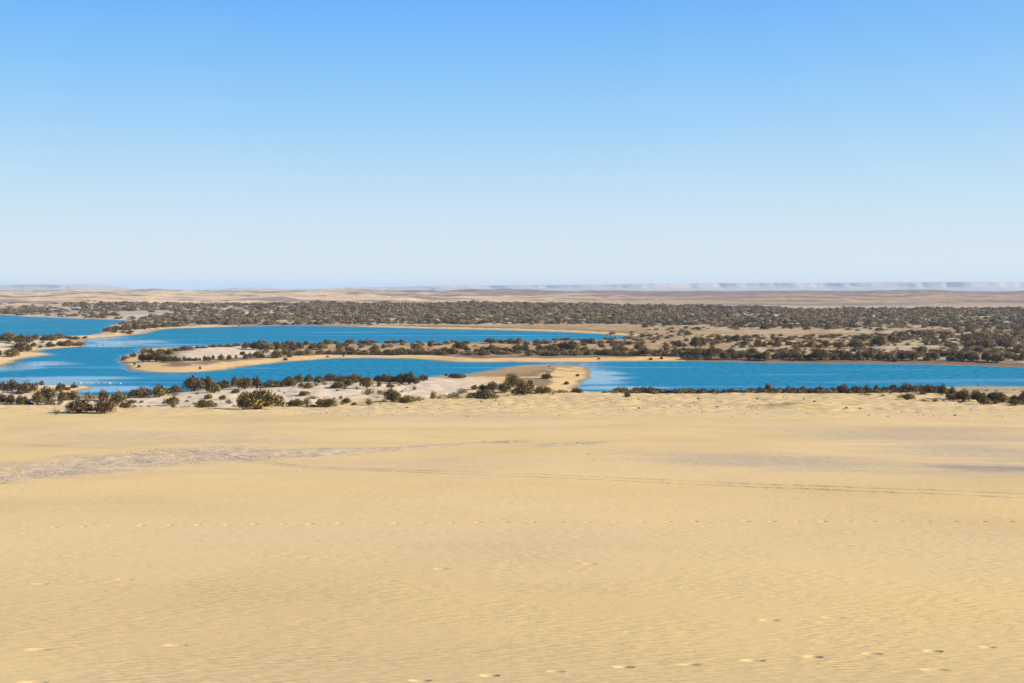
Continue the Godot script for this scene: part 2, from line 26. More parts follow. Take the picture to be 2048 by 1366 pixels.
	"belt": [-77.2, 333.4, 2.15, 2.62, 0, -74.7, 330.9, 3.36, 2.29, 1, -72.5, 333.5, 3.39, 2.46, 0, -70.9, 336.2, 2.79, 2.17, 0, -68.9, 338.9, 2.82, 2.35, 3, -66.1, 336.4, 3.11, 2.17, 0, -69.0, 362.2, 1.50, 1.67, 3, -67.6, 362.2, 2.68, 1.17, 2, -62.7, 336.5, 2.17, 1.09, 0, -59.3, 334.1, 4.01, 2.16, 1, -61.7, 360.0, 2.33, 1.91, 0, -59.7, 366.7, 2.03, 1.18, 0, -54.0, 336.8, 1.87, 1.71, 1, -57.0, 381.7, 4.05, 1.94, 1, -52.4, 375.6, 2.60, 1.30, 3, -49.6, 374.1, 2.94, 1.55, 3, -43.2, 375.5, 2.08, 1.13, 0, -40.9, 374.7, 2.42, 1.56, 1, -38.2, 374.0, 2.59, 1.38, 0, -65.5, 300.2, 2.63, 2.22, 1, -69.4, 300.2, 1.25, 1.11, 0, -65.1, 312.3, 3.46, 1.87, 4, -65.7, 324.4, 2.70, 1.80, 0, -61.3, 311.7, 2.45, 1.58, 4, -59.4, 313.9, 2.90, 1.45, 4, -62.6, 304.0, 1.40, 0.70, 0, -62.0, 295.7, 1.16, 0.82, 0, -55.6, 315.6, 3.21, 1.31, 4, -53.2, 316.1, 2.63, 1.31, 4, -50.4, 316.6, 2.92, 1.17, 4, -46.9, 316.2, 3.50, 1.61, 0, -43.3, 316.3, 2.92, 1.31, 4, -41.8, 330.0, 2.29, 1.98, 1, -40.0, 315.5, 3.20, 1.75, 1, -40.3, 339.4, 1.57, 1.41, 0, -36.0, 315.3, 3.49, 1.60, 0, -32.5, 315.0, 3.78, 1.89, 0, -30.2, 315.5, 2.91, 1.60, 0, -52.6, 308.3, 0.71, 0.57, 0, -48.4, 310.7, 0.43, 0.72, 0, -28.9, 331.9, 3.98, 2.15, 1, -26.1, 344.6, 2.23, 2.07, 3, -16.4, 331.4, 3.37, 2.60, 0, -14.7, 331.3, 2.45, 1.99, 4, -15.5, 373.6, 2.41, 1.21, 3, -28.4, 315.2, 2.91, 1.31, 4, -26.2, 314.9, 2.91, 1.45, 4, -23.4, 314.4, 3.19, 1.16, 4, -21.3, 313.9, 2.32, 1.16, 0, -20.2, 322.8, 2.38, 1.34, 0, -17.6, 316.6, 3.22, 1.75, 0, -19.6, 311.9, 2.30, 1.15, 4, -16.7, 314.6, 2.61, 0.87, 4, -13.3, 326.5, 1.81, 1.06, 0, -12.2, 309.9, 2.58, 0.86, 4, -8.4, 307.2, 4.25, 0.99, 0, -10.6, 321.7, 1.78, 1.04, 0, -8.8, 328.6, 1.67, 1.21, 0, -6.2, 326.0, 3.01, 1.81, 0, -4.0, 323.4, 2.99, 1.49, 0, -1.6, 321.0, 2.67, 1.48, 0, -7.5, 368.9, 4.60, 1.70, 0, -3.8, 370.7, 2.74, 1.20, 3, -0.5, 368.6, 2.72, 1.70, 1, 2.2, 366.6, 3.05, 2.03, 1, 4.8, 359.7, 2.32, 1.33, 3, 8.6, 366.5, 3.38, 1.52, 3, 12.0, 370.0, 3.07, 1.20, 3, 1.5, 321.0, 2.67, 2.37, 1, 3.9, 320.9, 3.26, 2.22, 0, 4.7, 307.2, 2.84, 1.28, 4, 8.3, 320.9, 2.96, 2.07, 0, 8.1, 308.8, 2.28, 1.14, 4, 11.0, 325.6, 3.01, 1.95, 0, 10.5, 310.6, 2.87, 1.15, 4, 15.9, 330.6, 3.05, 3.05, 1, 18.2, 328.2, 3.94, 3.03, 0, 12.5, 325.6, 2.71, 1.65, 0, 24.5, 366.1, 2.70, 1.18, 3, 26.9, 366.0, 2.96, 2.03, 0, 30.2, 369.4, 2.73, 1.02, 3, 33.5, 369.3, 2.73, 1.19, 4, 36.5, 369.3, 3.41, 1.02, 3, 38.8, 359.3, 2.65, 1.49, 0, 44.1, 365.8, 2.19, 1.01, 1, 39.0, 333.3, 3.08, 2.15, 3, 21.8, 323.4, 3.28, 1.49, 1, 18.3, 307.4, 3.69, 1.56, 4, 22.0, 309.4, 3.14, 1.29, 4, 11.9, 307.0, 3.12, 1.28, 4, 14.6, 308.8, 2.57, 1.28, 4, 25.2, 309.5, 3.14, 1.29, 0, 27.5, 309.6, 3.14, 1.72, 0, 29.1, 309.7, 2.29, 1.29, 0, 33.1, 323.6, 3.88, 1.94, 1, 30.9, 308.1, 3.13, 1.28, 0, 33.8, 308.2, 2.85, 1.14, 0, 35.5, 308.2, 2.85, 1.42, 4, 38.2, 308.3, 3.42, 2.28, 0, 40.6, 306.8, 2.55, 0.99, 0, 45.9, 321.4, 2.67, 1.63, 1, 53.1, 344.2, 4.45, 1.99, 0, 47.5, 313.4, 3.18, 1.74, 0, 43.4, 306.8, 3.12, 1.13, 0, 46.1, 306.8, 2.83, 1.13, 4, 50.5, 317.2, 2.34, 1.76, 0, 49.0, 305.3, 2.82, 1.41, 0, 59.0, 347.0, 3.20, 3.20, 0, 51.8, 305.2, 2.82, 2.82, 0, 47.5, 298.4, 2.07, 1.10, 1, 49.2, 297.9, 1.65, 1.10, 0, 51.3, 298.1, 1.93, 1.24, 0, 23.9, 297.9, 0.83, 0.55, 0, 38.2, 297.8, 1.10, 0.62, 0, 41.3, 298.9, 0.83, 0.83, 0],
	"meadow": [61.2, 350.0, 3.23, 3.55, 0, 54.5, 305.0, 1.97, 1.97, 0, 55.8, 302.2, 2.37, 3.49, 0, 54.0, 297.9, 1.93, 0.96, 1, 59.2, 309.3, 1.86, 2.00, 3, 58.4, 297.1, 2.74, 2.19, 0, 62.7, 309.1, 2.14, 2.28, 0, 61.1, 296.6, 2.05, 1.92, 0, 63.9, 299.8, 2.35, 1.94, 1, 64.9, 296.1, 1.91, 2.32, 0, 68.5, 306.8, 2.83, 2.27, 4, 67.2, 294.7, 2.45, 2.18, 0, 68.8, 293.4, 2.98, 2.44, 1, 77.5, 341.3, 2.52, 2.84, 1, 80.2, 344.1, 2.22, 1.91, 4, 72.6, 296.3, 2.74, 1.50, 0, 74.2, 296.1, 2.19, 1.91, 0, 76.1, 295.9, 2.46, 2.05, 0, 77.8, 292.8, 2.70, 2.16, 0, 80.7, 294.2, 1.90, 1.63, 4, 83.4, 292.8, 4.87, 3.11, 0, 87.0, 292.4, 2.70, 2.03, 0, 89.5, 292.3, 2.16, 2.43, 0, 79.5, 382.8, 3.53, 2.47, 0, 85.6, 393.9, 3.64, 2.00, 4, 92.4, 409.7, 3.03, 1.51, 4, 77.0, 357.6, 3.63, 1.65, 1, 80.2, 401.9, 3.15, 1.48, 4, 72.6, 379.3, 2.80, 2.45, 4, 85.7, 359.1, 2.32, 1.33, 0, 85.3, 347.0, 3.20, 1.92, 4, 92.1, 359.1, 2.82, 1.33, 0, 94.3, 356.0, 3.29, 1.48, 4, 95.1, 344.0, 3.18, 2.06, 1, 92.1, 344.1, 2.54, 0.95, 4, 99.7, 344.0, 2.54, 2.38, 0, 97.0, 341.2, 2.52, 1.26, 4, 104.3, 344.0, 3.49, 2.06, 0, 78.9, 318.3, 3.23, 1.18, 4, 84.0, 318.2, 3.23, 1.18, 4, 90.9, 292.3, 3.51, 2.16, 0, 93.6, 292.3, 2.70, 2.16, 4, 96.0, 292.4, 3.78, 2.70, 0, 99.2, 292.4, 2.97, 1.89, 0, 101.6, 291.8, 2.42, 2.02, 4, 102.4, 289.1, 1.60, 1.20, 0, 105.0, 290.9, 3.09, 2.55, 0, 107.5, 290.6, 2.68, 2.41, 0, 120.3, 317.8, 3.52, 1.98, 1, 111.6, 290.0, 2.41, 1.20, 0, 113.8, 290.8, 2.69, 2.28, 4, 119.6, 301.1, 2.50, 1.67, 0, 116.8, 287.8, 2.39, 1.59, 0, 122.3, 299.1, 3.04, 1.93, 0, 119.4, 287.4, 2.65, 2.39, 0, 121.9, 287.0, 3.97, 2.25, 0, 133.1, 315.3, 4.07, 1.75, 4, 125.4, 285.1, 2.90, 2.63, 4, 126.6, 282.4, 3.39, 2.09, 0, 133.4, 289.6, 2.67, 2.14, 1, 133.0, 285.2, 2.63, 1.84, 0, 134.6, 285.0, 1.84, 2.37, 0, 108.1, 339.8, 4.71, 2.51, 0, 128.5, 395.6, 6.57, 2.01, 0, 119.9, 352.9, 5.38, 3.91, 1, 128.7, 365.5, 3.71, 3.54, 4, 149.1, 413.6, 4.58, 2.10, 0, 142.5, 391.8, 2.53, 1.09, 4, 117.9, 359.1, 1.99, 0.99, 0, 161.5, 431.1, 3.58, 2.39, 4, 165.8, 426.6, 3.15, 1.97, 4, 157.8, 395.6, 3.29, 2.37, 4, 166.7, 409.5, 3.40, 1.13, 4, 136.3, 356.0, 1.97, 0.99, 0, 141.1, 359.1, 3.65, 1.49, 4, 141.0, 346.9, 4.00, 1.60, 1, 163.5, 386.3, 7.85, 2.50, 0, 171.0, 393.7, 5.45, 3.27, 4, 147.7, 349.9, 4.52, 1.94, 4, 150.6, 344.0, 5.72, 3.18, 4, 154.5, 338.3, 5.62, 3.44, 4, 199.5, 426.6, 3.54, 1.77, 4, 174.7, 382.6, 6.01, 2.83, 4, 179.8, 401.4, 2.97, 1.85, 4, 156.5, 332.8, 3.07, 1.54, 4, 147.0, 315.1, 3.49, 1.45, 0, 140.6, 315.1, 4.36, 1.45, 4, 134.5, 310.6, 3.15, 2.01, 4, 113.7, 318.0, 2.94, 1.03, 4],
}
# footprints: x, depth (a trail close by, then one further down the slope, then blown-over dents)
const TRAIL_CLOSE := [-1.68, 11.04, -0.98, 11.37, -0.24, 11.69, 0.49, 11.93, 1.28, 12.21, 2.06, 12.38, 2.86, 12.64, 3.64, 12.88, 4.43, 13.10, 5.25, 13.28, 6.05, 13.55]
const TRAIL_LOWER := [-12.82, 28.26, -12.11, 28.40, -11.42, 28.57, -10.75, 28.68, -9.93, 28.71, -9.19, 28.82, -8.45, 28.90, -7.70, 28.94, -6.99, 29.13, -6.22, 29.13, -5.51, 29.24, -4.74, 29.40, -3.97, 29.44, -3.20, 29.47, -2.44, 29.59, -1.67, 29.59, -0.94, 29.71, -0.17, 29.77, 0.58, 29.82, 1.35, 29.82, 2.11, 29.88, 2.89, 29.94, 3.64, 29.94, 4.39, 30.00, 5.12, 30.04, 5.86, 30.06, 6.57, 30.09, 7.31, 30.09, 8.02, 30.09, 8.74, 30.06, 9.43, 30.09, 10.11, 30.06, 10.87, 30.06, 11.65, 30.06, 12.37, 30.00, 13.17, 29.94, 13.91, 29.94]
const DENTS := [-5.93, 13.37, -4.31, 13.69, -7.12, 19.72, -8.46, 19.21, -1.39, 21.11, 1.58, 21.83, 4.77, 15.85, 7.72, 24.80, -5.06, 11.26, 3.78, 15.64, 4.78, 12.05]
# tyre tracks as x / depth, depth pairs
const TRACK_MAIN := [-0.568, 76.714, -0.475, 69.417, -0.436, 65.723, -0.396, 62.678, -0.360, 60.595, -0.320, 59.091, -0.281, 57.451, -0.243, 54.751, -0.214, 51.980, -0.188, 50.263, -0.155, 48.768, -0.111, 47.215, -0.065, 45.976, -0.001, 44.900, 0.071, 43.822, 0.159, 42.447, 0.262, 40.730, 0.373, 38.801, 0.477, 36.989, 0.571, 35.376]
const TRACK_FAINT := [-0.348, 84.064, -0.253, 82.215, -0.160, 78.794, -0.049, 72.618, 0.031, 70.245, 0.126, 68.658, 0.165, 71.684]
const TRACK_OLD := [-0.373, 104.437, -0.289, 105.004, -0.215, 103.327, -0.150, 104.437]
# gravel patches: x, depth, half width, half depth, tilt, strength
const GRAVEL := [-19.915, 45.854, 3.625, 4.605, 1.348, 0.950, -19.487, 53.488, 4.723, 6.618, 0.794, 0.950, -15.854, 57.451, 4.537, 5.371, 0.000, 0.950, -11.675, 59.279, 4.406, 3.410, 0.573, 0.900, -5.999, 63.317, 5.587, 2.153, 0.862, 0.800, -0.762, 68.408, 2.223, 1.992, 0.477, 0.600, 3.782, 64.633, 2.401, 1.790, 0.923, 0.750, 12.949, 51.980, 7.731, 5.055, -0.350, 0.720, 27.411, 76.103, 11.657, 11.079, 0.000, 0.700, 21.960, 48.901, 3.865, 3.481, -0.231, 1.220, 25.179, 58.534, 6.254, 6.714, 0.000, 0.800, -6.963, 66.944, 1.868, 1.434, 0.000, 0.300, -23.757, 73.747, 11.297, 5.749, -0.319, 0.380, -8.520, 105.578, 20.565, 10.218, 0.000, 0.350]
# stones: x, depth, size, kind (0 white, 1 dark)
const STONES := [-9.43, 47.60, 0.04, 0.00, -2.33, 35.22, 0.03, 0.00, -11.27, 38.19, 0.02, 0.00, 0.20, 32.89, 0.02, 0.00, 5.64, 54.43, 0.04, 0.00, 1.75, 15.59, 0.01, 0.00, 23.90, 125.42, 0.23, 1.00, 14.63, 124.26, 0.17, 1.00, 33.25, 146.15, 0.20, 1.00, 39.55, 146.15, 0.20, 1.00, 38.64, 137.79, 0.22, 1.00, 32.70, 128.71, 0.15, 1.00, 43.86, 106.75, 0.15, 1.00, 57.92, 144.65, 0.17, 1.00, -1.59, 131.88, 0.18, 1.00, -3.85, 136.14, 0.22, 1.00, -2.07, 139.51, 0.29, 1.00, 38.17, 123.06, 0.20, 1.00, 39.76, 123.06, 0.17, 1.00, -12.26, 126.54, 0.15, 1.00, 25.54, 147.77, 0.31, 1.00, 16.64, 141.95, 0.16, 1.00, -8.73, 130.83, 0.13, 0.00, 12.85, 137.23, 0.13, 0.00, 16.54, 126.54, 0.10, 0.00, 26.47, 149.52, 0.12, 0.00, 27.00, 140.70, 0.11, 0.00, 61.43, 226.68, 0.18, 0.00, 21.72, 127.64, 0.10, 0.00, 25.17, 124.26, 0.12, 0.00, -2.02, 136.14, 0.09, 0.00, 41.36, 144.65, 0.12, 0.00]
const WATER_STONES := [-92.22, 227.59, 0.32, 1.00, -90.95, 227.59, 0.24, 0.00, -88.79, 227.59, 0.16, 0.00, -87.58, 227.59, 0.16, 1.00, -86.47, 227.59, 0.28, 1.00, -84.34, 226.40, 0.27, 0.00, -81.88, 225.80, 0.20, 0.00, -89.45, 226.99, 0.10, 0.00, -143.77, 374.71, 0.26, 1.00, -143.42, 379.98, 0.33, 1.00, -139.04, 375.04, 0.19, 1.00, -130.33, 360.93, 0.56, 1.00, -131.07, 357.94, 0.25, 1.00, -111.23, 305.94, 0.32, 1.00]

var rng := RandomNumberGenerator.new()
var noise_a := FastNoiseLite.new()
var noise_b := FastNoiseLite.new()
var noise_r := FastNoiseLite.new()
var seg := PackedFloat32Array()
const SDX := -470.0
const SDZ := 150.0
const SDC := 2.5
const SDW := 377
const SDH := 301
var sdg := PackedFloat32Array()
var zs := PackedFloat32Array()
const COLS := 801
var heights := PackedFloat32Array()
var counts := {}
var t_start := 0


func _ready() -> void:
	t_start = Time.get_ticks_msec()
	view_and_light()
	noise_a.seed = 11
	noise_a.noise_type = FastNoiseLite.TYPE_SIMPLEX_SMOOTH
	noise_a.frequency = 1.0
	noise_a.fractal_type = FastNoiseLite.FRACTAL_NONE
	noise_b.seed = 23
	noise_b.noise_type = FastNoiseLite.TYPE_SIMPLEX_SMOOTH
	noise_b.frequency = 1.0
	noise_b.fractal_type = FastNoiseLite.FRACTAL_FBM
	noise_b.fractal_octaves = 3
	noise_r.seed = 5
	noise_r.noise_type = FastNoiseLite.TYPE_SIMPLEX_SMOOTH
	noise_r.frequency = 1.0
	noise_r.fractal_type = FastNoiseLite.FRACTAL_RIDGED
	noise_r.fractal_octaves = 3
	shore_distances()
	stamp("shore")
	build_ground()
	stamp("ground")
	build_water()
	stamp("water")
	build_far_hills()
	stamp("hills")
	build_shrubs()
	stamp("shrubs")
	build_scrubland()
	stamp("scrubland")
	build_stones()
	stamp("stones")


func stamp(what: String) -> void:
	print(what, " ", Time.get_ticks_msec() - t_start)


# ------------------------------------------------------------------ camera, sky, sun, haze
func sky_color(e: float, glow: float) -> Color:
	# clear desert air: colour by height above the horizon (degrees), a little whiter toward the sun
	var at := [0.0, 2.0, 4.5, 8.0, 11.5, 15.0, 30.0, 60.0, 90.0]
	var c := [Color8(224, 234, 240), Color8(215, 231, 241), Color8(197, 226, 244), Color8(161, 210, 248), Color8(128, 193, 249), Color8(96, 174, 249), Color8(52, 130, 226), Color8(38, 98, 190), Color8(30, 82, 168)]
	var i := 0
	while i < at.size() - 2 and e > at[i + 1]:
		i += 1
	var f := clampf((e - at[i]) / (at[i + 1] - at[i]), 0.0, 1.0)
	var a: Color = c[i].srgb_to_linear()
	var b: Color = c[i + 1].srgb_to_linear()
	return a.lerp(b, f).lerp(Color(0.85, 0.88, 0.9), glow)


func view_and_light() -> void:
	var exposure := 2.1
	var cam := Camera3D.new()
	cam.name = "camera"
	cam.position = Vector3(0, EYE, 0)
	cam.rotation = Vector3(-atan(107.0 / 2166.25), 0, 0)
	cam.fov = rad_to_deg(2.0 * atan(683.0 / 2166.25))
	cam.near = 0.2
	cam.far = 30000.0
	cam.current = true
	add_child(cam)
	var to_sun := Vector3(0.90, 0.0, 0.20).normalized() * cos(deg_to_rad(24.0)) + Vector3.UP * sin(deg_to_rad(24.0))
	var w := 512
	var h := 256
	var im := Image.create(w, h, false, Image.FORMAT_RGBF)
	for y in h:
		var el := 90.0 - (y + 0.5) / h * 180.0
		for x in w:
			var az := (x + 0.5) / w * TAU
			var dir := Vector3(sin(az) * cos(deg_to_rad(el)), sin(deg_to_rad(el)), -cos(az) * cos(deg_to_rad(el)))
			var away := rad_to_deg(acos(clampf(dir.dot(to_sun), -1.0, 1.0)))
			var g := 0.55 * exp(-away / 38.0)
			var c := sky_color(maxf(el, 0.0), g)
			im.set_pixel(x, y, Color(c.r / exposure, c.g / exposure, c.b / exposure))
	var pano := PanoramaSkyMaterial.new()
	pano.panorama = ImageTexture.create_from_image(im)
	var sky := Sky.new()
	sky.sky_material = pano
	var env := Environment.new()
	env.background_mode = Environment.BG_SKY
	env.sky = sky
	env.tonemap_mode = Environment.TONE_MAPPER_LINEAR
	env.tonemap_exposure = exposure
	env.sdfgi_enabled = true
	env.ssao_enabled = true
	env.ssil_enabled = true
	env.fog_enabled = true
	env.fog_density = 0.0001
	env.fog_light_color = Color(0.79, 0.895, 1.0)
	var we := WorldEnvironment.new()
	we.name = "environment"
	we.environment = env
	add_child(we)
	var sun := DirectionalLight3D.new()
	sun.name = "sun"
	sun.light_energy = 1.6
	sun.light_color = Color(1.0, 0.94, 0.84)
	sun.light_angular_distance = 0.53
	sun.shadow_enabled = true
	sun.look_at_from_position(to_sun * 100.0, Vector3.ZERO, Vector3.UP)
	add_child(sun)


# ------------------------------------------------------------------ helpers
func describe(n: Node, label: String, category: String, group := "", kind := "") -> void:
	n.set_meta("label", label)
	n.set_meta("category", category)
	if group != "":
		n.set_meta("group", group)
	if kind != "":
		n.set_meta("kind", kind)


func numbered(called: String) -> String:
	var n: int = counts.get(called, 0)
	counts[called] = n + 1
	return called if n == 0 else "%s_%03d" % [called, n]


func mesh_of(v: PackedVector3Array, n: PackedVector3Array, c: PackedColorArray, uv: PackedVector2Array, uv2: PackedVector2Array, ix: PackedInt32Array) -> ArrayMesh:
	var a := []
	a.resize(Mesh.ARRAY_MAX)
	a[Mesh.ARRAY_VERTEX] = v
	a[Mesh.ARRAY_NORMAL] = n
	if c.size():
		a[Mesh.ARRAY_COLOR] = c
	if uv.size():
		a[Mesh.ARRAY_TEX_UV] = uv
	if uv2.size():
		a[Mesh.ARRAY_TEX_UV2] = uv2
	if ix.size():
		a[Mesh.ARRAY_INDEX] = ix
	var m := ArrayMesh.new()
	m.add_surface_from_arrays(Mesh.PRIMITIVE_TRIANGLES, a)
	return m


func sstep(a: float, b: float, x: float) -> float:
	var t := clampf((x - a) / (b - a), 0.0, 1.0)
	return t * t * (3.0 - 2.0 * t)


# ------------------------------------------------------------------ shore distance (positive on land)
func seg_dist2(k: int, x: float, z: float) -> float:
	var o := k * 4
	var ax := seg[o]
	var az := seg[o + 1]
	var dx := seg[o + 2]
	var dz := seg[o + 3]
	var px := x - ax
	var pz := z - az
	var t := clampf((px * dx + pz * dz) / (dx * dx + dz * dz), 0.0, 1.0)
	px -= dx * t
	pz -= dz * t
	return px * px + pz * pz


func shore_distances() -> void:
	for lake: Array in [FAR_LAKE, NEAR_LAKE]:
		var n := lake.size() / 2
		for i in n:
			var j := (i + 1) % n
			seg.append_array([lake[2 * i], lake[2 * i + 1], lake[2 * j] - lake[2 * i], lake[2 * j + 1] - lake[2 * i + 1]])
	var count := seg.size() / 4
	var near := PackedInt32Array()
	near.resize(SDW * SDH)
	near.fill(-1)
	var best := PackedFloat32Array()
	best.resize(SDW * SDH)
	best.fill(1e12)
	for k in count:
		var o := k * 4
		var steps := int(ceil(Vector2(seg[o + 2], seg[o + 3]).length() / 1.5)) + 1
		for s in steps + 1:
			var ci := int((seg[o] + seg[o + 2] * s / steps - SDX) / SDC)
			var cj := int((seg[o + 1] + seg[o + 3] * s / steps - SDZ) / SDC)
			for j in range(maxi(0, cj - 1), mini(SDH, cj + 3)):
				for i in range(maxi(0, ci - 1), mini(SDW, ci + 3)):
					var d := seg_dist2(k, SDX + i * SDC, SDZ + j * SDC)
					if d < best[j * SDW + i]:
						best[j * SDW + i] = d
						near[j * SDW + i] = k
	for pass_no in 2:
		var order := range(SDH) if pass_no == 0 else range(SDH - 1, -1, -1)
		var s := -1 if pass_no == 0 else 1
		for j: int in order:
			var columns := range(SDW) if pass_no == 0 else range(SDW - 1, -1, -1)
			for i: int in columns:
				var at := j * SDW + i
				if best[at] < 4.0:
					continue
				for q: Array in [[s, 0], [0, s], [s, s], [-s, s]]:
					var ni: int = i + q[0]
					var nj: int = j + q[1]
					if ni < 0 or nj < 0 or ni >= SDW or nj >= SDH:
						continue
					var k := near[nj * SDW + ni]
					if k < 0 or k == near[at]:
						continue
					var d := seg_dist2(k, SDX + i * SDC, SDZ + j * SDC)
					if d < best[at]:
						best[at] = d
						near[at] = k
	sdg.resize(SDW * SDH)
	for j in SDH:
		var z := SDZ + j * SDC + 0.0007
		var xs := []
		for k in count:
			var o := k * 4
			var z0 := seg[o + 1]
			var z1 := z0 + seg[o + 3]
			if (z0 > z) != (z1 > z):
				xs.append(seg[o] + (z - z0) / seg[o + 3] * seg[o + 2])
		xs.sort()
		var at := 0
		for i in SDW:
			var x := SDX + i * SDC
			while at < xs.size() and xs[at] <= x:
				at += 1
			var d := sqrt(best[j * SDW + i])
			sdg[j * SDW + i] = -d if at % 2 == 1 else d


func shore(x: float, z: float) -> float:
	var fx := clampf((x - SDX) / SDC, 0.0, SDW - 1.001)
	var fz := clampf((z - SDZ) / SDC, 0.0, SDH - 1.001)
	var i := int(fx)
	var j := int(fz)
	fx -= i
	fz -= j
	var o := j * SDW + i
	var d := lerpf(lerpf(sdg[o], sdg[o + 1], fx), lerpf(sdg[o + SDW], sdg[o + SDW + 1], fx), fz)
	if absf(d) < 12.0:
		# ragged little inlets
		d += 0.8 * noise_a.get_noise_2d(x * 0.07, z * 0.07) + 0.4 * noise_a.get_noise_2d(x * 0.27, z * 0.27)
	return d


# ------------------------------------------------------------------ ground
func slope_fall(z: float) -> float:
	var n := SLOPE_Z.size()
	if z >= SLOPE_Z[n - 1]:
		return SLOPE_Y[n - 1] + (z - SLOPE_Z[n - 1]) * 0.05
	var i := 0
	while i < n - 2 and z >= SLOPE_Z[i + 1]:
		i += 1
	var h: float = SLOPE_Z[i + 1] - SLOPE_Z[i]
	var t: float = (z - SLOPE_Z[i]) / h
	var m := []
	for k in [i, i + 1]:
		var a := maxi(k - 1, 0)
		var b := mini(k + 1, n - 1)
		m.append((SLOPE_Y[b] - SLOPE_Y[a]) / (SLOPE_Z[b] - SLOPE_Z[a]))
	return (2 * t * t * t - 3 * t * t + 1) * SLOPE_Y[i] + (t * t * t - 2 * t * t + t) * h * m[0] + (-2 * t * t * t + 3 * t * t) * SLOPE_Y[i + 1] + (t * t * t - t * t) * h * m[1]


func ground_height(x: float, z: float, fall: float, s: float) -> float:
	var t := x / z
	var crest := 127.0 + 38.0 * sstep(-0.26, 0.04, t)
	var k := maxf(0.0, z - crest)
	var f := EYE - fall - 0.1 * k * k / (k + 8.0)
	var wob := noise_a.get_noise_2d(x * 0.035, z * 0.05)
	f += 0.16 * wob * sstep(14.0, 60.0, z)
	if z > 85.0 and z < 210.0:
		# the worn, littered bank above the lake: hummocks and shallow runnels
		var rough := sstep(95.0, 135.0, z)
		f += rough * (0.14 * noise_b.get_noise_2d(x * 0.12, z * 0.3) + 0.10 * noise_a.get_noise_2d(x * 0.5, z * 0.9))
		# low grassy mound
		var mx := (x - 33.5) / 5.0
		var mz := (z - 126.0) / 5.0
		f += 0.55 * exp(-(mx * mx + mz * mz) * 1.4)
	if z < 130.0:
		return f
	var rk := maxf(0.0, z - 560.0)
	var rise := 0.0112 * rk * rk / (rk + 60.0)
	if z > 1850.0:
		rise -= (rise + 2.0) * sstep(1850.0, 2500.0, z)
	var low := 0.0
	if s < 0.0:
		low = maxf(0.12 * s, -1.5)
	else:
		low = 1.1 * (1.0 - exp(-s / 11.0)) + rise * sstep(0.0, 60.0, s)
		if z < 950.0:
			var hum := noise_b.get_noise_2d(x * 0.06, z * 0.06)
			low += sstep(4.0, 22.0, s) * (0.28 * hum + 0.12 * noise_a.get_noise_2d(x * 0.22, z * 0.22))
			low += 0.02 * noise_a.get_noise_2d(x * 0.5, z * 0.5) * sstep(0.3, 3.0, s)
		var d := sstep(880.0, 1150.0, z) * (1.0 - sstep(2000.0, 2400.0, z))
		if d > 0.0:
			low += d * (3.2 * noise_a.get_noise_2d(x * 0.0052, z * 0.0065) + 3.0 * noise_r.get_noise_2d(x * 0.0042 + 3.1, z * 0.0075) * (0.4 + 0.6 * sstep(0.15, -0.1, t)) + 0.9 * noise_b.get_noise_2d(x * 0.03, z * 0.03) - 1.6)
	var q := maxf(0.6 - absf(f - low), 0.0) / 0.6
	return maxf(f, low) + q * q * 0.15


func height_at(x: float, z: float) -> float:
	var s := 60.0
	if z > 130.0:
		s = shore(x, z)
	return ground_height(x, z, slope_fall(z), s)


func mixed(a: Color, b: Color, t: float) -> Color:
	return a.lerp(b, clampf(t, 0.0, 1.0))


func gravel_share(x: float, z: float) -> float:
	var g := 0.0
	for k in range(0, GRAVEL.size(), 6):
		var dx: float = x - GRAVEL[k]
		if absf(dx) > GRAVEL[k + 2] * 1.55:
			continue
		var dz: float = z - GRAVEL[k + 1] - GRAVEL[k + 4] * dx
		var e: float = dx * dx / (GRAVEL[k + 2] * GRAVEL[k + 2]) + dz * dz / (GRAVEL[k + 3] * GRAVEL[k + 3])
		if e < 2.4:
			g = maxf(g, GRAVEL[k + 5] * sstep(1.35, 0.35, sqrt(e) + 0.55 * noise_b.get_noise_2d(x * 0.10, z * 0.42)))
	return g


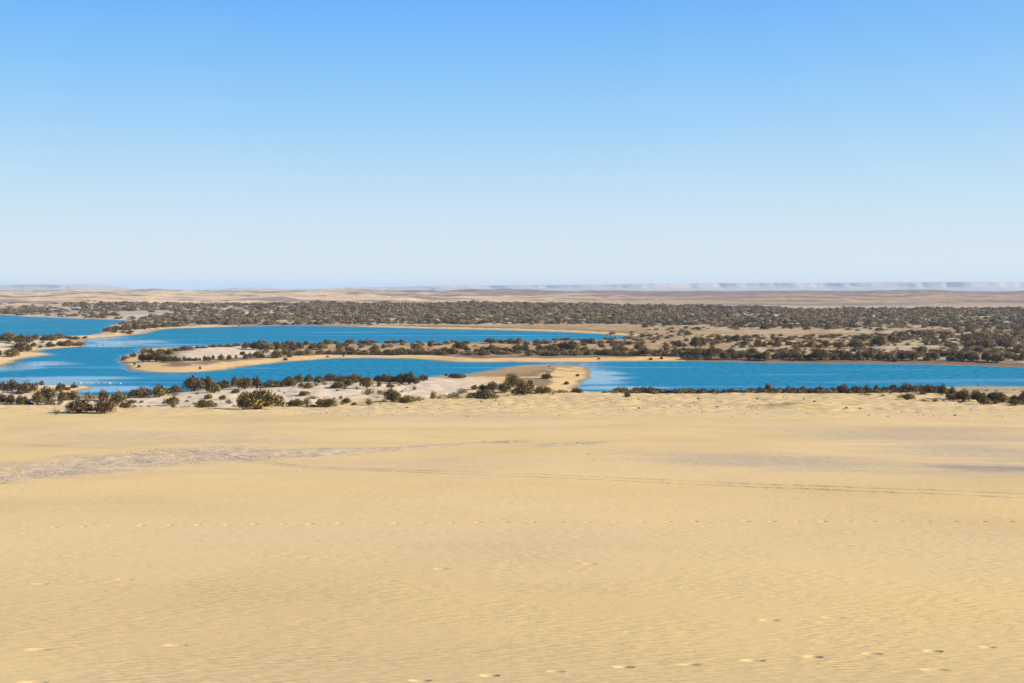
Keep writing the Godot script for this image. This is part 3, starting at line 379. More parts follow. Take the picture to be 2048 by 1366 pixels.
func ground_color(x: float, z: float, s: float, h: float, g: float) -> Color:
	var t := x / z
	var gold := Color(0.635, 0.466, 0.212)
	var n1 := noise_a.get_noise_2d(x * 0.09, z * 0.25)
	var n2 := noise_b.get_noise_2d(x * 0.02 + 7.0, z * 0.05)
	if z < 130.0:
		var c := gold
		# two sands, drifted into each other
		c = mixed(c, Color(0.632, 0.478, 0.250), 0.5 + 0.9 * n2)
		if g > 0.0:
			var speck := noise_a.get_noise_2d(x * 1.6, z * 2.2)
			c = mixed(c, Color(0.425, 0.35, 0.26), minf(g, 1.0) * (0.8 + 0.5 * speck))
			c = mixed(c, Color(0.21, 0.185, 0.165), (g - 1.0) * 2.0)
		if z > 88.0:
			# patches of coarse litter and silt on the bank
			var litter := sstep(92.0, 118.0, z) * sstep(0.1, 0.5, noise_b.get_noise_2d(x * 0.16, z * 0.5) + 0.2)
			c = mixed(c, Color(0.46, 0.36, 0.22), 0.4 * litter)
			var mx := (x - 33.5) / 4.6
			var mz := (z - 126.0) / 5.5
			c = mixed(c, Color(0.36, 0.285, 0.13), 1.6 * exp(-(mx * mx + mz * mz) * 2.0) * (0.75 + 0.8 * n1))
		return c
	if z > 880.0:
		var streak := noise_b.get_noise_2d(x * 0.0045, z * 0.016)
		var fine := noise_b.get_noise_2d(x * 0.02, z * 0.05)
		var c := Color(0.54, 0.41, 0.25)
		var right := sstep(-0.02, 0.18, t)
		c = mixed(c, Color(0.34, 0.25, 0.155), right * 0.85)
		c = mixed(c, Color(0.24, 0.18, 0.14), sstep(0.02, 0.32, streak + 0.35 * fine + 0.12 * right - 0.04))
		c = mixed(c, Color(0.22, 0.165, 0.15), sstep(1380.0, 1640.0, z + 160.0 * streak) * sstep(-0.24, 0.02, t) * 0.85)
		return mixed(Color(0.44, 0.37, 0.27), c, sstep(880.0, 980.0, z))
	# lake country
	# where the golden drift of the slope gives way to the flat's own sand
	var brink := 127.0 + 38.0 * sstep(-0.26, 0.04, t)
	var f_w := sstep(brink + 15.0, brink + 5.0, z + 6.0 * n1) if z < 215.0 else 0.0
	var inner := Color(0.60, 0.498, 0.345)
	var edge := s + 2.2 * n1 + 1.5 * n2
	var c := inner
	if z < 235.0 or t < -0.385 and z < 330.0:
		c = mixed(Color(0.60, 0.43, 0.205), inner, sstep(5.0, 11.0, edge))
		if t > -0.06 and t < 0.1:
			c = mixed(Color(0.60, 0.43, 0.205), c, sstep(0.0, -0.06, t))
	elif z < 560.0:
		# the long low island and its meadow: golden beach, brown dried band, then pale sand or dry grass
		var beach := Color(0.60, 0.42, 0.195)
		var brown := Color(0.225, 0.158, 0.088)
		if t > 0.16:
			beach = Color(0.21, 0.13, 0.08)
		var south := shore(x, z + 3.0) > s
		if not south and t < 0.16:
			edge += 11.0
			beach = Color(0.44, 0.32, 0.18)
			brown = Color(0.40, 0.29, 0.16)
		c = mixed(beach, brown, sstep(8.0, 10.0, edge) * sstep(20.0, 16.0, edge))
		var grass := mixed(Color(0.315, 0.205, 0.085), Color(0.43, 0.32, 0.175), 0.45 + 0.9 * noise_b.get_noise_2d(x * 0.03, z * 0.05))
		var inland := mixed(inner, grass, sstep(-0.235, -0.19, t))
		inland = mixed(inland, Color(0.44, 0.365, 0.245), sstep(0.1, 0.25, t) * sstep(-0.2, 0.35, n2 + 0.3 * n1))
		var wide := 17.0 - 7.0 * sstep(0.1, 0.17, t)
		c = mixed(c, inland, sstep(wide - 3.0, wide + 2.0, edge))
	else:
		var rim := mixed(Color(0.56, 0.41, 0.21), Color(0.31, 0.22, 0.14), sstep(-0.36, -0.26, t))
		c = mixed(rim, Color(0.40, 0.335, 0.24), sstep(6.0, 15.0, edge))
		c = mixed(c, Color(0.56, 0.475, 0.35), sstep(0.22, 0.42, noise_b.get_noise_2d(x * 0.008, z * 0.02) + 0.1 * n1))
	# wet sand at the waterline, a band with an outline of its own
	c = mixed(Color(0.27, 0.20, 0.12), c, sstep(0.5, 2.0, s + 0.5 * n1))
	# dark damp hollow on the golden spit
	var hx := (x - 4.4) / 3.6
	var hz := (z - 223.8) / 8.5
	c = mixed(c, Color(0.25, 0.175, 0.09), sstep(1.25, 0.95, sqrt(hx * hx + hz * hz) + 0.2 * n1))
	# brown tongue of land at the right
	if t > 0.405 and z < 235.0:
		c = mixed(c, Color(0.27, 0.205, 0.115), sstep(0.405, 0.42, t) * (0.65 + 0.5 * noise_b.get_noise_2d(x * 0.02, z * 0.3)))
	if f_w > 0.0:
		var gl := mixed(gold, Color(0.48, 0.375, 0.23), 0.25 + 0.9 * noise_b.get_noise_2d(x * 0.16, z * 0.5))
		c = mixed(c, gl, f_w)
	return c


func build_ground() -> void:
	var bands := [[1.5, 10.5, 0.4], [10.5, 15.5, 0.04], [15.5, 28.6, 0.09], [28.6, 31.4, 0.045], [31.4, 52.0, 0.11], [52.0, 78.0, 0.2], [78.0, 120.0, 0.34], [120.0, 240.0, 0.55], [240.0, 420.0, 0.95], [420.0, 840.0, 2.4], [840.0, 1950.0, 6.0], [1950.0, 3000.0, 50.0], [3000.0, 16000.0, 500.0]]
	for b: Array in bands:
		var n := int(round((b[1] - b[0]) / b[2]))
		for i in n:
			zs.append(b[0] + (b[1] - b[0]) * i / n)
	zs.append(16000.0)
	var rows := zs.size()
	heights.resize(rows * COLS)
	var cols := PackedColorArray()
	cols.resize(rows * COLS)
	for r in rows:
		var z := zs[r]
		var fall := slope_fall(z)
		var lake := z > 130.0 and z < 900.0
		for c in COLS:
			var x := lerpf(-SIDE, SIDE, c / float(COLS - 1)) * z
			var s := 60.0
			if lake:
				s = shore(x, z)
			var h := ground_height(x, z, fall, s)
			var g := 0.0
			if z > 24.0 and z < 130.0:
				g = gravel_share(x, z)
				if g > 0.0 and x < 4.0:
					h += g * (0.05 * noise_b.get_noise_2d(x * 0.9, z * 0.9) + 0.16 * noise_b.get_noise_2d(x * 0.12, z * 0.2 + 5.0))
			heights[r * COLS + c] = h
			cols[r * COLS + c] = ground_color(x, z, s, h, g)
	stamp("heights")
	rng.seed = 15
	for k in range(0, TRAIL_CLOSE.size(), 2):
		press(TRAIL_CLOSE[k], TRAIL_CLOSE[k + 1], rng.randf_range(0.08, 0.115), rng.randf_range(0.05, 0.075), rng.randf_range(0.015, 0.032), 0.003)
	for k in range(0, TRAIL_LOWER.size(), 2):
		press(TRAIL_LOWER[k], TRAIL_LOWER[k + 1], rng.randf_range(0.05, 0.07), rng.randf_range(0.055, 0.075), rng.randf_range(0.025, 0.07), 0.0)
	for k in range(0, DENTS.size(), 2):
		press(DENTS[k], DENTS[k + 1], 0.13, 0.07, 0.02, 0.004)
	rut(TRACK_MAIN, [-0.62, 0.62], 0.13, 0.05, 0.65, cols)
	rut(TRACK_FAINT, [0.0], 0.25, 0.02, 0.3, cols)
	rut(TRACK_OLD, [0.0], 0.3, 0.02, 0.25, cols)
	var v := PackedVector3Array()
	var nn := PackedVector3Array()
	var uv := PackedVector2Array()
	var uv2 := PackedVector2Array()
	var ix := PackedInt32Array()
	v.resize(rows * COLS)
	nn.resize(rows * COLS)
	uv.resize(rows * COLS)
	uv2.resize(rows * COLS)
	ix.resize((rows - 1) * (COLS - 1) * 6)
	for r in rows:
		var z := zs[r]
		for c in COLS:
			var o := r * COLS + c
			var x := lerpf(-SIDE, SIDE, c / float(COLS - 1)) * z
			v[o] = Vector3(x, heights[o], -z)
			uv[o] = Vector2(x, z) / 14.0
			uv2[o] = Vector2(x, z) / 90.0
	var p := 0
	for r in rows:
		var r0 := maxi(r - 1, 0) * COLS
		var r1 := mini(r + 1, rows - 1) * COLS
		for c in COLS:
			var o := r * COLS + c
			var c0 := maxi(c - 1, 0)
			var c1 := mini(c + 1, COLS - 1)
			nn[o] = (v[r * COLS + c1] - v[r * COLS + c0]).cross(v[r1 + c] - v[r0 + c]).normalized()
			if r < rows - 1 and c < COLS - 1:
				ix[p] = o
				ix[p + 1] = o + COLS
				ix[p + 2] = o + 1
				ix[p + 3] = o + 1
				ix[p + 4] = o + COLS
				ix[p + 5] = o + COLS + 1
				p += 6
	var g := MeshInstance3D.new()
	g.name = "ground"
	g.mesh = mesh_of(v, nn, cols, uv, uv2, ix)
	g.material_override = sand_material()
	add_child(g)
	describe(g, "wind-rippled golden sand slope, pale lake flats and desert plain", "sand", "", "structure")


func press(px: float, pz: float, half_long: float, half_wide: float, deep: float, heap: float) -> void:
	# a foot pushed the sand in and threw a little heap out ahead of it (walking along -x)
	for r in zs.size():
		var dz := zs[r] - pz
		if absf(dz) > 0.55:
			continue
		var c0 := int(((px - 0.8) / zs[r] + SIDE) / (2.0 * SIDE) * (COLS - 1))
		var c1 := int(((px + 0.8) / zs[r] + SIDE) / (2.0 * SIDE) * (COLS - 1)) + 1
		for c in range(maxi(0, c0), mini(COLS, c1)):
			var dx := lerpf(-SIDE, SIDE, c / float(COLS - 1)) * zs[r] - px
			var e := dx * dx / (half_long * half_long) + dz * dz / (half_wide * half_wide)
			var d := -deep * exp(-e * e * e * 0.7)
			var hx := (dx + half_long * 1.55) / (half_long * 0.8)
			var hz := dz / (half_wide * 1.5)
			d += heap * exp(-hx * hx - hz * hz)
			heights[r * COLS + c] += d


func rut(track: Array, lanes: Array, half: float, deep: float, stain: float, cols: PackedColorArray) -> void:
	var n := track.size() / 2
	for c in COLS:
		var t := lerpf(-SIDE, SIDE, c / float(COLS - 1))
		if t < track[0] or t > track[2 * n - 2]:
			continue
		var i := 0
		while i < n - 2 and t > track[2 * i + 2]:
			i += 1
		var f: float = (t - track[2 * i]) / (track[2 * i + 2] - track[2 * i])
		var mid: float = lerpf(track[2 * i + 1], track[2 * i + 3], f * f * (3.0 - 2.0 * f) * 0.3 + f * 0.7)
		var keep := 0.65 + 0.6 * noise_a.get_noise_2d(t * 22.0, mid * 0.06)
		for lane: float in lanes:
			var zc := mid + lane + 0.05 * noise_a.get_noise_2d(t * 60.0, lane * 9.0)
			for r in range(zs.bsearch(zc - 0.7), mini(zs.bsearch(zc + 0.7) + 1, zs.size())):
				var e := (zs[r] - zc) / half
				if absf(e) < 2.6:
					var o := r * COLS + c
					heights[o] += keep * deep * (0.5 * exp(-(absf(e) - 1.5) * (absf(e) - 1.5) * 4.0) - exp(-e * e * 1.5))
					cols[o] = mixed(cols[o], Color(0.31, 0.225, 0.115), keep * stain * exp(-e * e * 1.5))


func sand_material() -> StandardMaterial3D:
	var m := StandardMaterial3D.new()
	m.resource_name = "sand"
	m.vertex_color_use_as_albedo = true
	m.roughness = 0.95
	m.metallic_specular = 0.15
	# grain
	var n := FastNoiseLite.new()
	n.seed = 3
	n.noise_type = FastNoiseLite.TYPE_SIMPLEX
	n.frequency = 0.11
	n.fractal_octaves = 4
	n.fractal_gain = 0.7
	var grain := NoiseTexture2D.new()
	grain.width = 1024
	grain.height = 1024
	grain.seamless = true
	grain.noise = n
	grain.color_ramp = ramp([0.0, 0.5, 1.0], [Color(0.93, 0.92, 0.90), Color(0.97, 0.97, 0.97), Color(1, 1, 1)])
	m.albedo_texture = grain
	var n2 := FastNoiseLite.new()
	n2.seed = 9
	n2.frequency = 0.012
	n2.fractal_octaves = 5
	var patch := NoiseTexture2D.new()
	patch.width = 512
	patch.height = 512
	patch.seamless = true
	patch.noise = n2
	patch.color_ramp = ramp([0.0, 0.5, 1.0], [Color(0.93, 0.93, 0.95), Color(0.98, 0.98, 0.98), Color(1, 1, 0.98)])
	m.detail_enabled = true
	m.detail_albedo = patch
	m.detail_blend_mode = BaseMaterial3D.BLEND_MODE_MUL
	m.detail_uv_layer = BaseMaterial3D.DETAIL_UV_2
	# wind ripples, crests running across the slope
	var rp := FastNoiseLite.new()
	rp.seed = 41
	rp.noise_type = FastNoiseLite.TYPE_SIMPLEX_SMOOTH
	rp.frequency = 0.085
	rp.fractal_type = FastNoiseLite.FRACTAL_FBM
	rp.fractal_octaves = 3
	rp.fractal_gain = 0.45
	var im := rp.get_seamless_image(380, 2048)
	im.convert(Image.FORMAT_L8)
	im.resize(2048, 2048, Image.INTERPOLATE_CUBIC)
	im.convert(Image.FORMAT_RGBA8)
	# blown smooth in places
	var sm := FastNoiseLite.new()
	sm.seed = 8
	sm.frequency = 0.018
	sm.fractal_octaves = 3
	var smooth := sm.get_seamless_image(256, 256)
	smooth.convert(Image.FORMAT_L8)
	var over := Image.create(256, 256, false, Image.FORMAT_RGBA8)
	for j in 256:
		for i in 256:
			over.set_pixel(i, j, Color(0.5, 0.5, 0.5, 0.55 * sstep(0.3, 0.8, smooth.get_pixel(i, j).r)))
	over.resize(2048, 2048, Image.INTERPOLATE_BILINEAR)
	im.blend_rect(over, Rect2i(0, 0, 2048, 2048), Vector2i.ZERO)
	m.heightmap_enabled = true
	m.heightmap_texture = ImageTexture.create_from_image(im)
	m.heightmap_scale = 2.3
	return m


func ramp(at: Array, c: Array) -> Gradient:
	var g := Gradient.new()
	g.offsets = PackedFloat32Array(at)
	g.colors = PackedColorArray(c)
	return g


# ------------------------------------------------------------------ lakes
func build_water() -> void:
	var z0 := 168.0
	var z1 := 980.0
	var v := PackedVector3Array()
	var n := PackedVector3Array()
	var uv := PackedVector2Array()
	for q: Vector2 in [Vector2(-SIDE * z0, z0), Vector2(-SIDE * z1, z1), Vector2(SIDE * z0, z0), Vector2(SIDE * z1, z1)]:
		v.append(Vector3(q.x, 0.0, -q.y))
		n.append(Vector3.UP)
		uv.append(Vector2((q.x + 360.0) / 720.0, (q.y - 190.0) / 720.0))
	var w := MeshInstance3D.new()
	w.name = "water"
	w.mesh = mesh_of(v, n, PackedColorArray(), uv, PackedVector2Array(), PackedInt32Array([0, 1, 2, 2, 1, 3]))
	var m := StandardMaterial3D.new()
	m.resource_name = "lake_water"
	m.albedo_color = Color(0.001, 0.165, 0.275).linear_to_srgb()
	m.roughness = 1.0
	m.metallic_specular = 0.24
	# wind waves; they die out in the lee of the banks
	var wn := FastNoiseLite.new()
	wn.seed = 77
	wn.noise_type = FastNoiseLite.TYPE_SIMPLEX_SMOOTH
	wn.frequency = 0.27
	wn.fractal_octaves = 2
	var im := wn.get_seamless_image(900, 2048)
	im.convert(Image.FORMAT_L8)
	im.resize(2048, 2048, Image.INTERPOLATE_CUBIC)
	im.convert(Image.FORMAT_RGBA8)
	var size := 512
	var calm := Image.create(size, size, false, Image.FORMAT_RGBA8)
	var ruffled := Image.create(size, size, false, Image.FORMAT_RGB8)
	for j in size:
		for i in size:
			var x := (i + 0.5) / size * 720.0 - 360.0
			var z := (j + 0.5) / size * 720.0 + 190.0
			var k := calmness(x, z)
			calm.set_pixel(i, j, Color(0.5, 0.5, 0.5, k))
			var rough := lerpf(0.66, 0.07, sstep(0.1, 1.0, k))
			ruffled.set_pixel(i, j, Color(rough, rough, rough))
	m.roughness_texture = ImageTexture.create_from_image(ruffled)
	calm.resize(2048, 2048, Image.INTERPOLATE_BILINEAR)
	im.blend_rect(calm, Rect2i(0, 0, 2048, 2048), Vector2i.ZERO)
	m.heightmap_enabled = true
	m.heightmap_texture = ImageTexture.create_from_image(im)
	m.heightmap_scale = 55.0
	w.material_override = m
	add_child(w)
	describe(w, "blue wind-ruffled lake lagoons between sand banks", "lake", "", "structure")


func calmness(x: float, z: float) -> float:
	var s := -shore(x, z)
	if s < -4.0:
		return 0.0
	var streak := noise_b.get_noise_2d(x * 0.010, z * 0.085)
	var c := 0.75 * sstep(3.0, 0.0, s)
	for q: Array in [[18.3, 244.3, 10.5, 40.4, 1.00], [20.4, 214.5, 12.9, 10.7, 1.00], [16.5, 283.7, 10.5, 14.9, 0.90], [-98.5, 228.2, 22.9, 26.3, 0.85], [-80.9, 212.9, 19.6, 14.7, 0.90], [-125.2, 275.0, 11.3, 27.8, 0.90], [-141.1, 389.9, 19.7, 34.9, 0.90], [-161.8, 427.4, 17.7, 33.6, 0.80], [-79.0, 246.3, 17.1, 11.2, 0.55], [95.6, 223.3, 16.5, 9.2, 0.60], [-282.8, 680.3, 50.1, 42.6, 0.35], [-71.2, 401.7, 48.2, 14.9, 0.40], [-121.9, 380.7, 21.1, 16.7, 0.70]]:
		var dx: float = (x - q[0]) / q[2]
		var dz: float = (z - q[1]) / q[3]
		var e := sqrt(dx * dx + dz * dz) + 0.7 * streak
		c = maxf(c, q[4] * sstep(1.35, 0.25, e))
	c = maxf(c, 0.62 * sstep(0.12, 0.5, noise_b.get_noise_2d(x * 0.006 + 9.0, z * 0.06)))
	return clampf(c, 0.0, 0.97)


# ------------------------------------------------------------------ far escarpment and mesas
func ridge(called: String, label: String, t0: float, t1: float, depth: float, tops: Array, sd: int, wander: float) -> void:
	var cols := 420
	var prof := [[0.0, 0.0], [0.2, 0.07], [0.38, 0.17], [0.5, 0.27], [0.6, 0.36], [0.66, 0.44], [0.69, 0.52], [0.71, 0.66], [0.73, 0.84], [0.745, 1.0], [1.0, 1.0], [3.5, 1.0]]
	var rows := prof.size()
	var v := PackedVector3Array()
	var c := PackedColorArray()
	var ix := PackedInt32Array()
	for j in rows:
		for i in cols:
			var f := i / float(cols - 1)
			var x := lerpf(t0, t1, f) * depth
			var k := f * (tops.size() - 1)
			var a := mini(int(k), tops.size() - 2)
			var top: float = lerpf(tops[a], tops[a + 1], k - a)
			top = maxf(top + 1.2 * noise_a.get_noise_2d(x * 0.002, sd) + 0.6 * noise_b.get_noise_2d(x * 0.01, sd), 0.5)
			var pr: Array = prof[j]
			var gully := 1.0 - 0.75 * clampf((pr[1] - 0.55) / 0.45, 0.0, 1.0)
			var off := wander * (1.5 * noise_b.get_noise_2d(x * 0.00034 + sd, 2.0) + 0.25 * noise_r.get_noise_2d(x * 0.0009, sd + 9.0)) + gully * 40.0 * noise_b.get_noise_2d(x * 0.0038, sd + pr[0] * 0.6)
			top = EYE + (top - EYE) * depth / 9000.0
			var y: float = -3.0 + (top + 3.0) * pr[1]
			if pr[1] > 0.05 and pr[1] < 0.7:
				y += 4.0 * noise_b.get_noise_2d(x * 0.003, sd + pr[1] * 3.0) * gully
			v.append(Vector3(x, y, -(depth + pr[0] * 380.0 + off)))
			var tone := 0.5 + 0.5 * noise_b.get_noise_2d(x * 0.01, pr[1] * 4.0 + sd)
			c.append(Color(0.24, 0.205, 0.17).lerp(Color(0.36, 0.32, 0.275), tone))
	for j in rows - 1:
		for i in cols - 1:
			var o := j * cols + i
			ix.append_array([o, o + cols, o + 1, o + 1, o + cols, o + cols + 1])
	var st := SurfaceTool.new()
	st.begin(Mesh.PRIMITIVE_TRIANGLES)
	for i in v.size():
		st.set_color(c[i])
		st.add_vertex(v[i])
	for i in ix:
		st.add_index(i)
	st.generate_normals()
	var m := StandardMaterial3D.new()
	m.resource_name = "limestone"
	m.vertex_color_use_as_albedo = true
	m.roughness = 0.95
	var o := MeshInstance3D.new()
	o.name = numbered(called)
	o.mesh = st.commit()
	o.material_override = m
	add_child(o)
	describe(o, label, "hills", "", "structure")


func build_far_hills() -> void:
	ridge("escarpment", "long pale flat-topped escarpment on the horizon fading into haze", -0.072, 0.6, 8600.0, [40.0, 43.0, 45.0, 48.0, 54.0, 62.0, 64.0, 65.0, 66.0, 70.0, 72.0, 73.0, 73.0, 72.0, 70.0], 3, 190.0)
	ridge("hills", "low broken pale hills on the horizon beside the escarpment", -0.30, -0.055, 8900.0, [4.0, 9.0, 26.0, 6.0, 14.0, 10.0, 18.0, 26.0, 30.0, 27.0, 36.0, 34.0, 38.0], 8, 120.0)
	ridge("mesa", "pale flat-topped mesa with sloping skirts standing alone on the horizon", -0.6, -0.385, 7600.0, [30.0, 44.0, 48.0, 50.0, 46.0, 38.0, 50.0, 51.0, 52.0, 46.0, 22.0, 8.0, 0.0], 14, 240.0)


# ------------------------------------------------------------------ shrubs
func crown_mesh(sd: int, sprigs: int, lobes: int, length: float, width: float, upright: float, spread: float) -> ArrayMesh:
	# many small feathery sprigs through a lumpy dome one unit high and two units wide
	var r := RandomNumberGenerator.new()
	r.seed = sd
	var lobe := []
	for i in lobes:
		var a := r.randf() * TAU
		var d := sqrt(r.randf()) * 0.68 if i > 0 else 0.1
		var hh := (1.0 - 0.7 * d * d) * r.randf_range(0.68, 1.0)
		if i == 0:
			hh = 0.95
		lobe.append([cos(a) * d, sin(a) * d, r.randf_range(0.28, 0.42), hh, r.randf_range(0.8, 1.15), r.randf()])
	var v := PackedVector3Array()
	var n := PackedVector3Array()
	var c := PackedColorArray()
	for k in sprigs:
		var L: Array = lobe[r.randi() % lobes]
		var a := r.randf() * TAU
		var up := r.randf_range(-0.75, 1.0)
		var out := Vector3(cos(a) * sqrt(1.0 - up * up), up, sin(a) * sqrt(1.0 - up * up))
		var rad := pow(r.randf(), 0.42)
		var half: float = L[3] * 0.52
		var p := Vector3(L[0] + out.x * L[2] * rad * spread, L[3] - half + out.y * half * rad, L[1] + out.z * L[2] * rad * spread)
		p.y = maxf(p.y, r.randf() * 0.1)
		var dir := (out * Vector3(0.8, 0.5, 0.8) + Vector3(r.randf_range(-0.5, 0.5), upright * r.randf_range(0.4, 1.2), r.randf_range(-0.5, 0.5))).normalized()
		var side := dir.cross(Vector3(r.randf_range(-1, 1), r.randf_range(-1, 1), r.randf_range(-1, 1))).normalized()
		var l := length * r.randf_range(0.6, 1.35)
		var w := width * r.randf_range(0.6, 1.4)
		var tip := p + dir * l
		var mid := p + dir * l * 0.45 + side.cross(dir) * l * 0.12
		var face := side.cross(dir).normalized()
		if face.dot(out) < 0.0:
			face = -face
		var nn := (face * 0.55 + out * 0.6 + Vector3.UP * 0.1).normalized()
		var b: float = r.randf_range(0.62, 1.0) * L[4] * 0.85
		var warm := r.randf()
		var col := Color(b * (0.95 + 0.16 * warm), b * (0.98 - 0.05 * warm), b * (0.95 - 0.3 * warm))
		for q: Vector3 in [p, mid - side * w, tip, p, tip, mid + side * w]:
			v.append(q)
			n.append(nn)
			c.append(col)
	return mesh_of(v, n, c, PackedVector2Array(), PackedVector2Array(), PackedInt32Array())


func stems_mesh(sd: int, count: int, reach: float) -> ArrayMesh:
	# bent woody stems rising from one stool
	var r := RandomNumberGenerator.new()
	r.seed = sd
	var st := SurfaceTool.new()
	st.begin(Mesh.PRIMITIVE_TRIANGLES)
	for k in count:
		var a := r.randf() * TAU
		var lean := r.randf_range(0.15, reach)
		var p0 := Vector3(cos(a), 0, sin(a)) * 0.05 + Vector3(0, -0.08, 0)
		var p1 := Vector3(cos(a) * lean * 0.5, r.randf_range(0.2, 0.4), sin(a) * lean * 0.5)
		var p2 := Vector3(cos(a + r.randf_range(-0.4, 0.4)) * lean, r.randf_range(0.5, 0.9), sin(a + r.randf_range(-0.4, 0.4)) * lean)
		tube(st, [p0, p1, p2], [0.035, 0.024, 0.008])
		for t in 2:
			var q := p1.lerp(p2, r.randf_range(0.2, 0.7))
			var e := q + Vector3(r.randf_range(-0.25, 0.25), r.randf_range(0.1, 0.3), r.randf_range(-0.25, 0.25))
			tube(st, [q, q.lerp(e, 0.5) + Vector3(0, 0.02, 0), e], [0.014, 0.01, 0.004])
	st.generate_normals()
	return st.commit()


func tube(st: SurfaceTool, p: Array, rad: Array) -> void:
	var rings := []
	for i in p.size():
		var d: Vector3 = (p[mini(i + 1, p.size() - 1)] - p[maxi(i - 1, 0)]).normalized()
		var s := d.cross(Vector3(0.3, 0.1, 0.9)).normalized()
		var u := s.cross(d)
		var ring := []
		for k in 5:
			var a := k * TAU / 5.0
			ring.append(p[i] + (s * cos(a) + u * sin(a)) * rad[i])
		rings.append(ring)
	for i in p.size() - 1:
		for k in 5:
			var l := (k + 1) % 5
			for q: Vector3 in [rings[i][k], rings[i + 1][k], rings[i][l], rings[i][l], rings[i + 1][k], rings[i + 1][l]]:
				st.add_vertex(q)


func leaf_material(c: Color, called: String) -> StandardMaterial3D:
	var m := StandardMaterial3D.new()
	m.resource_name = called
	m.albedo_color = c.linear_to_srgb()
	m.vertex_color_use_as_albedo = true
	m.roughness = 0.85
	m.metallic_specular = 0.2
	m.backlight_enabled = true
	m.backlight = Color(0.5, 0.48, 0.36)
	return m


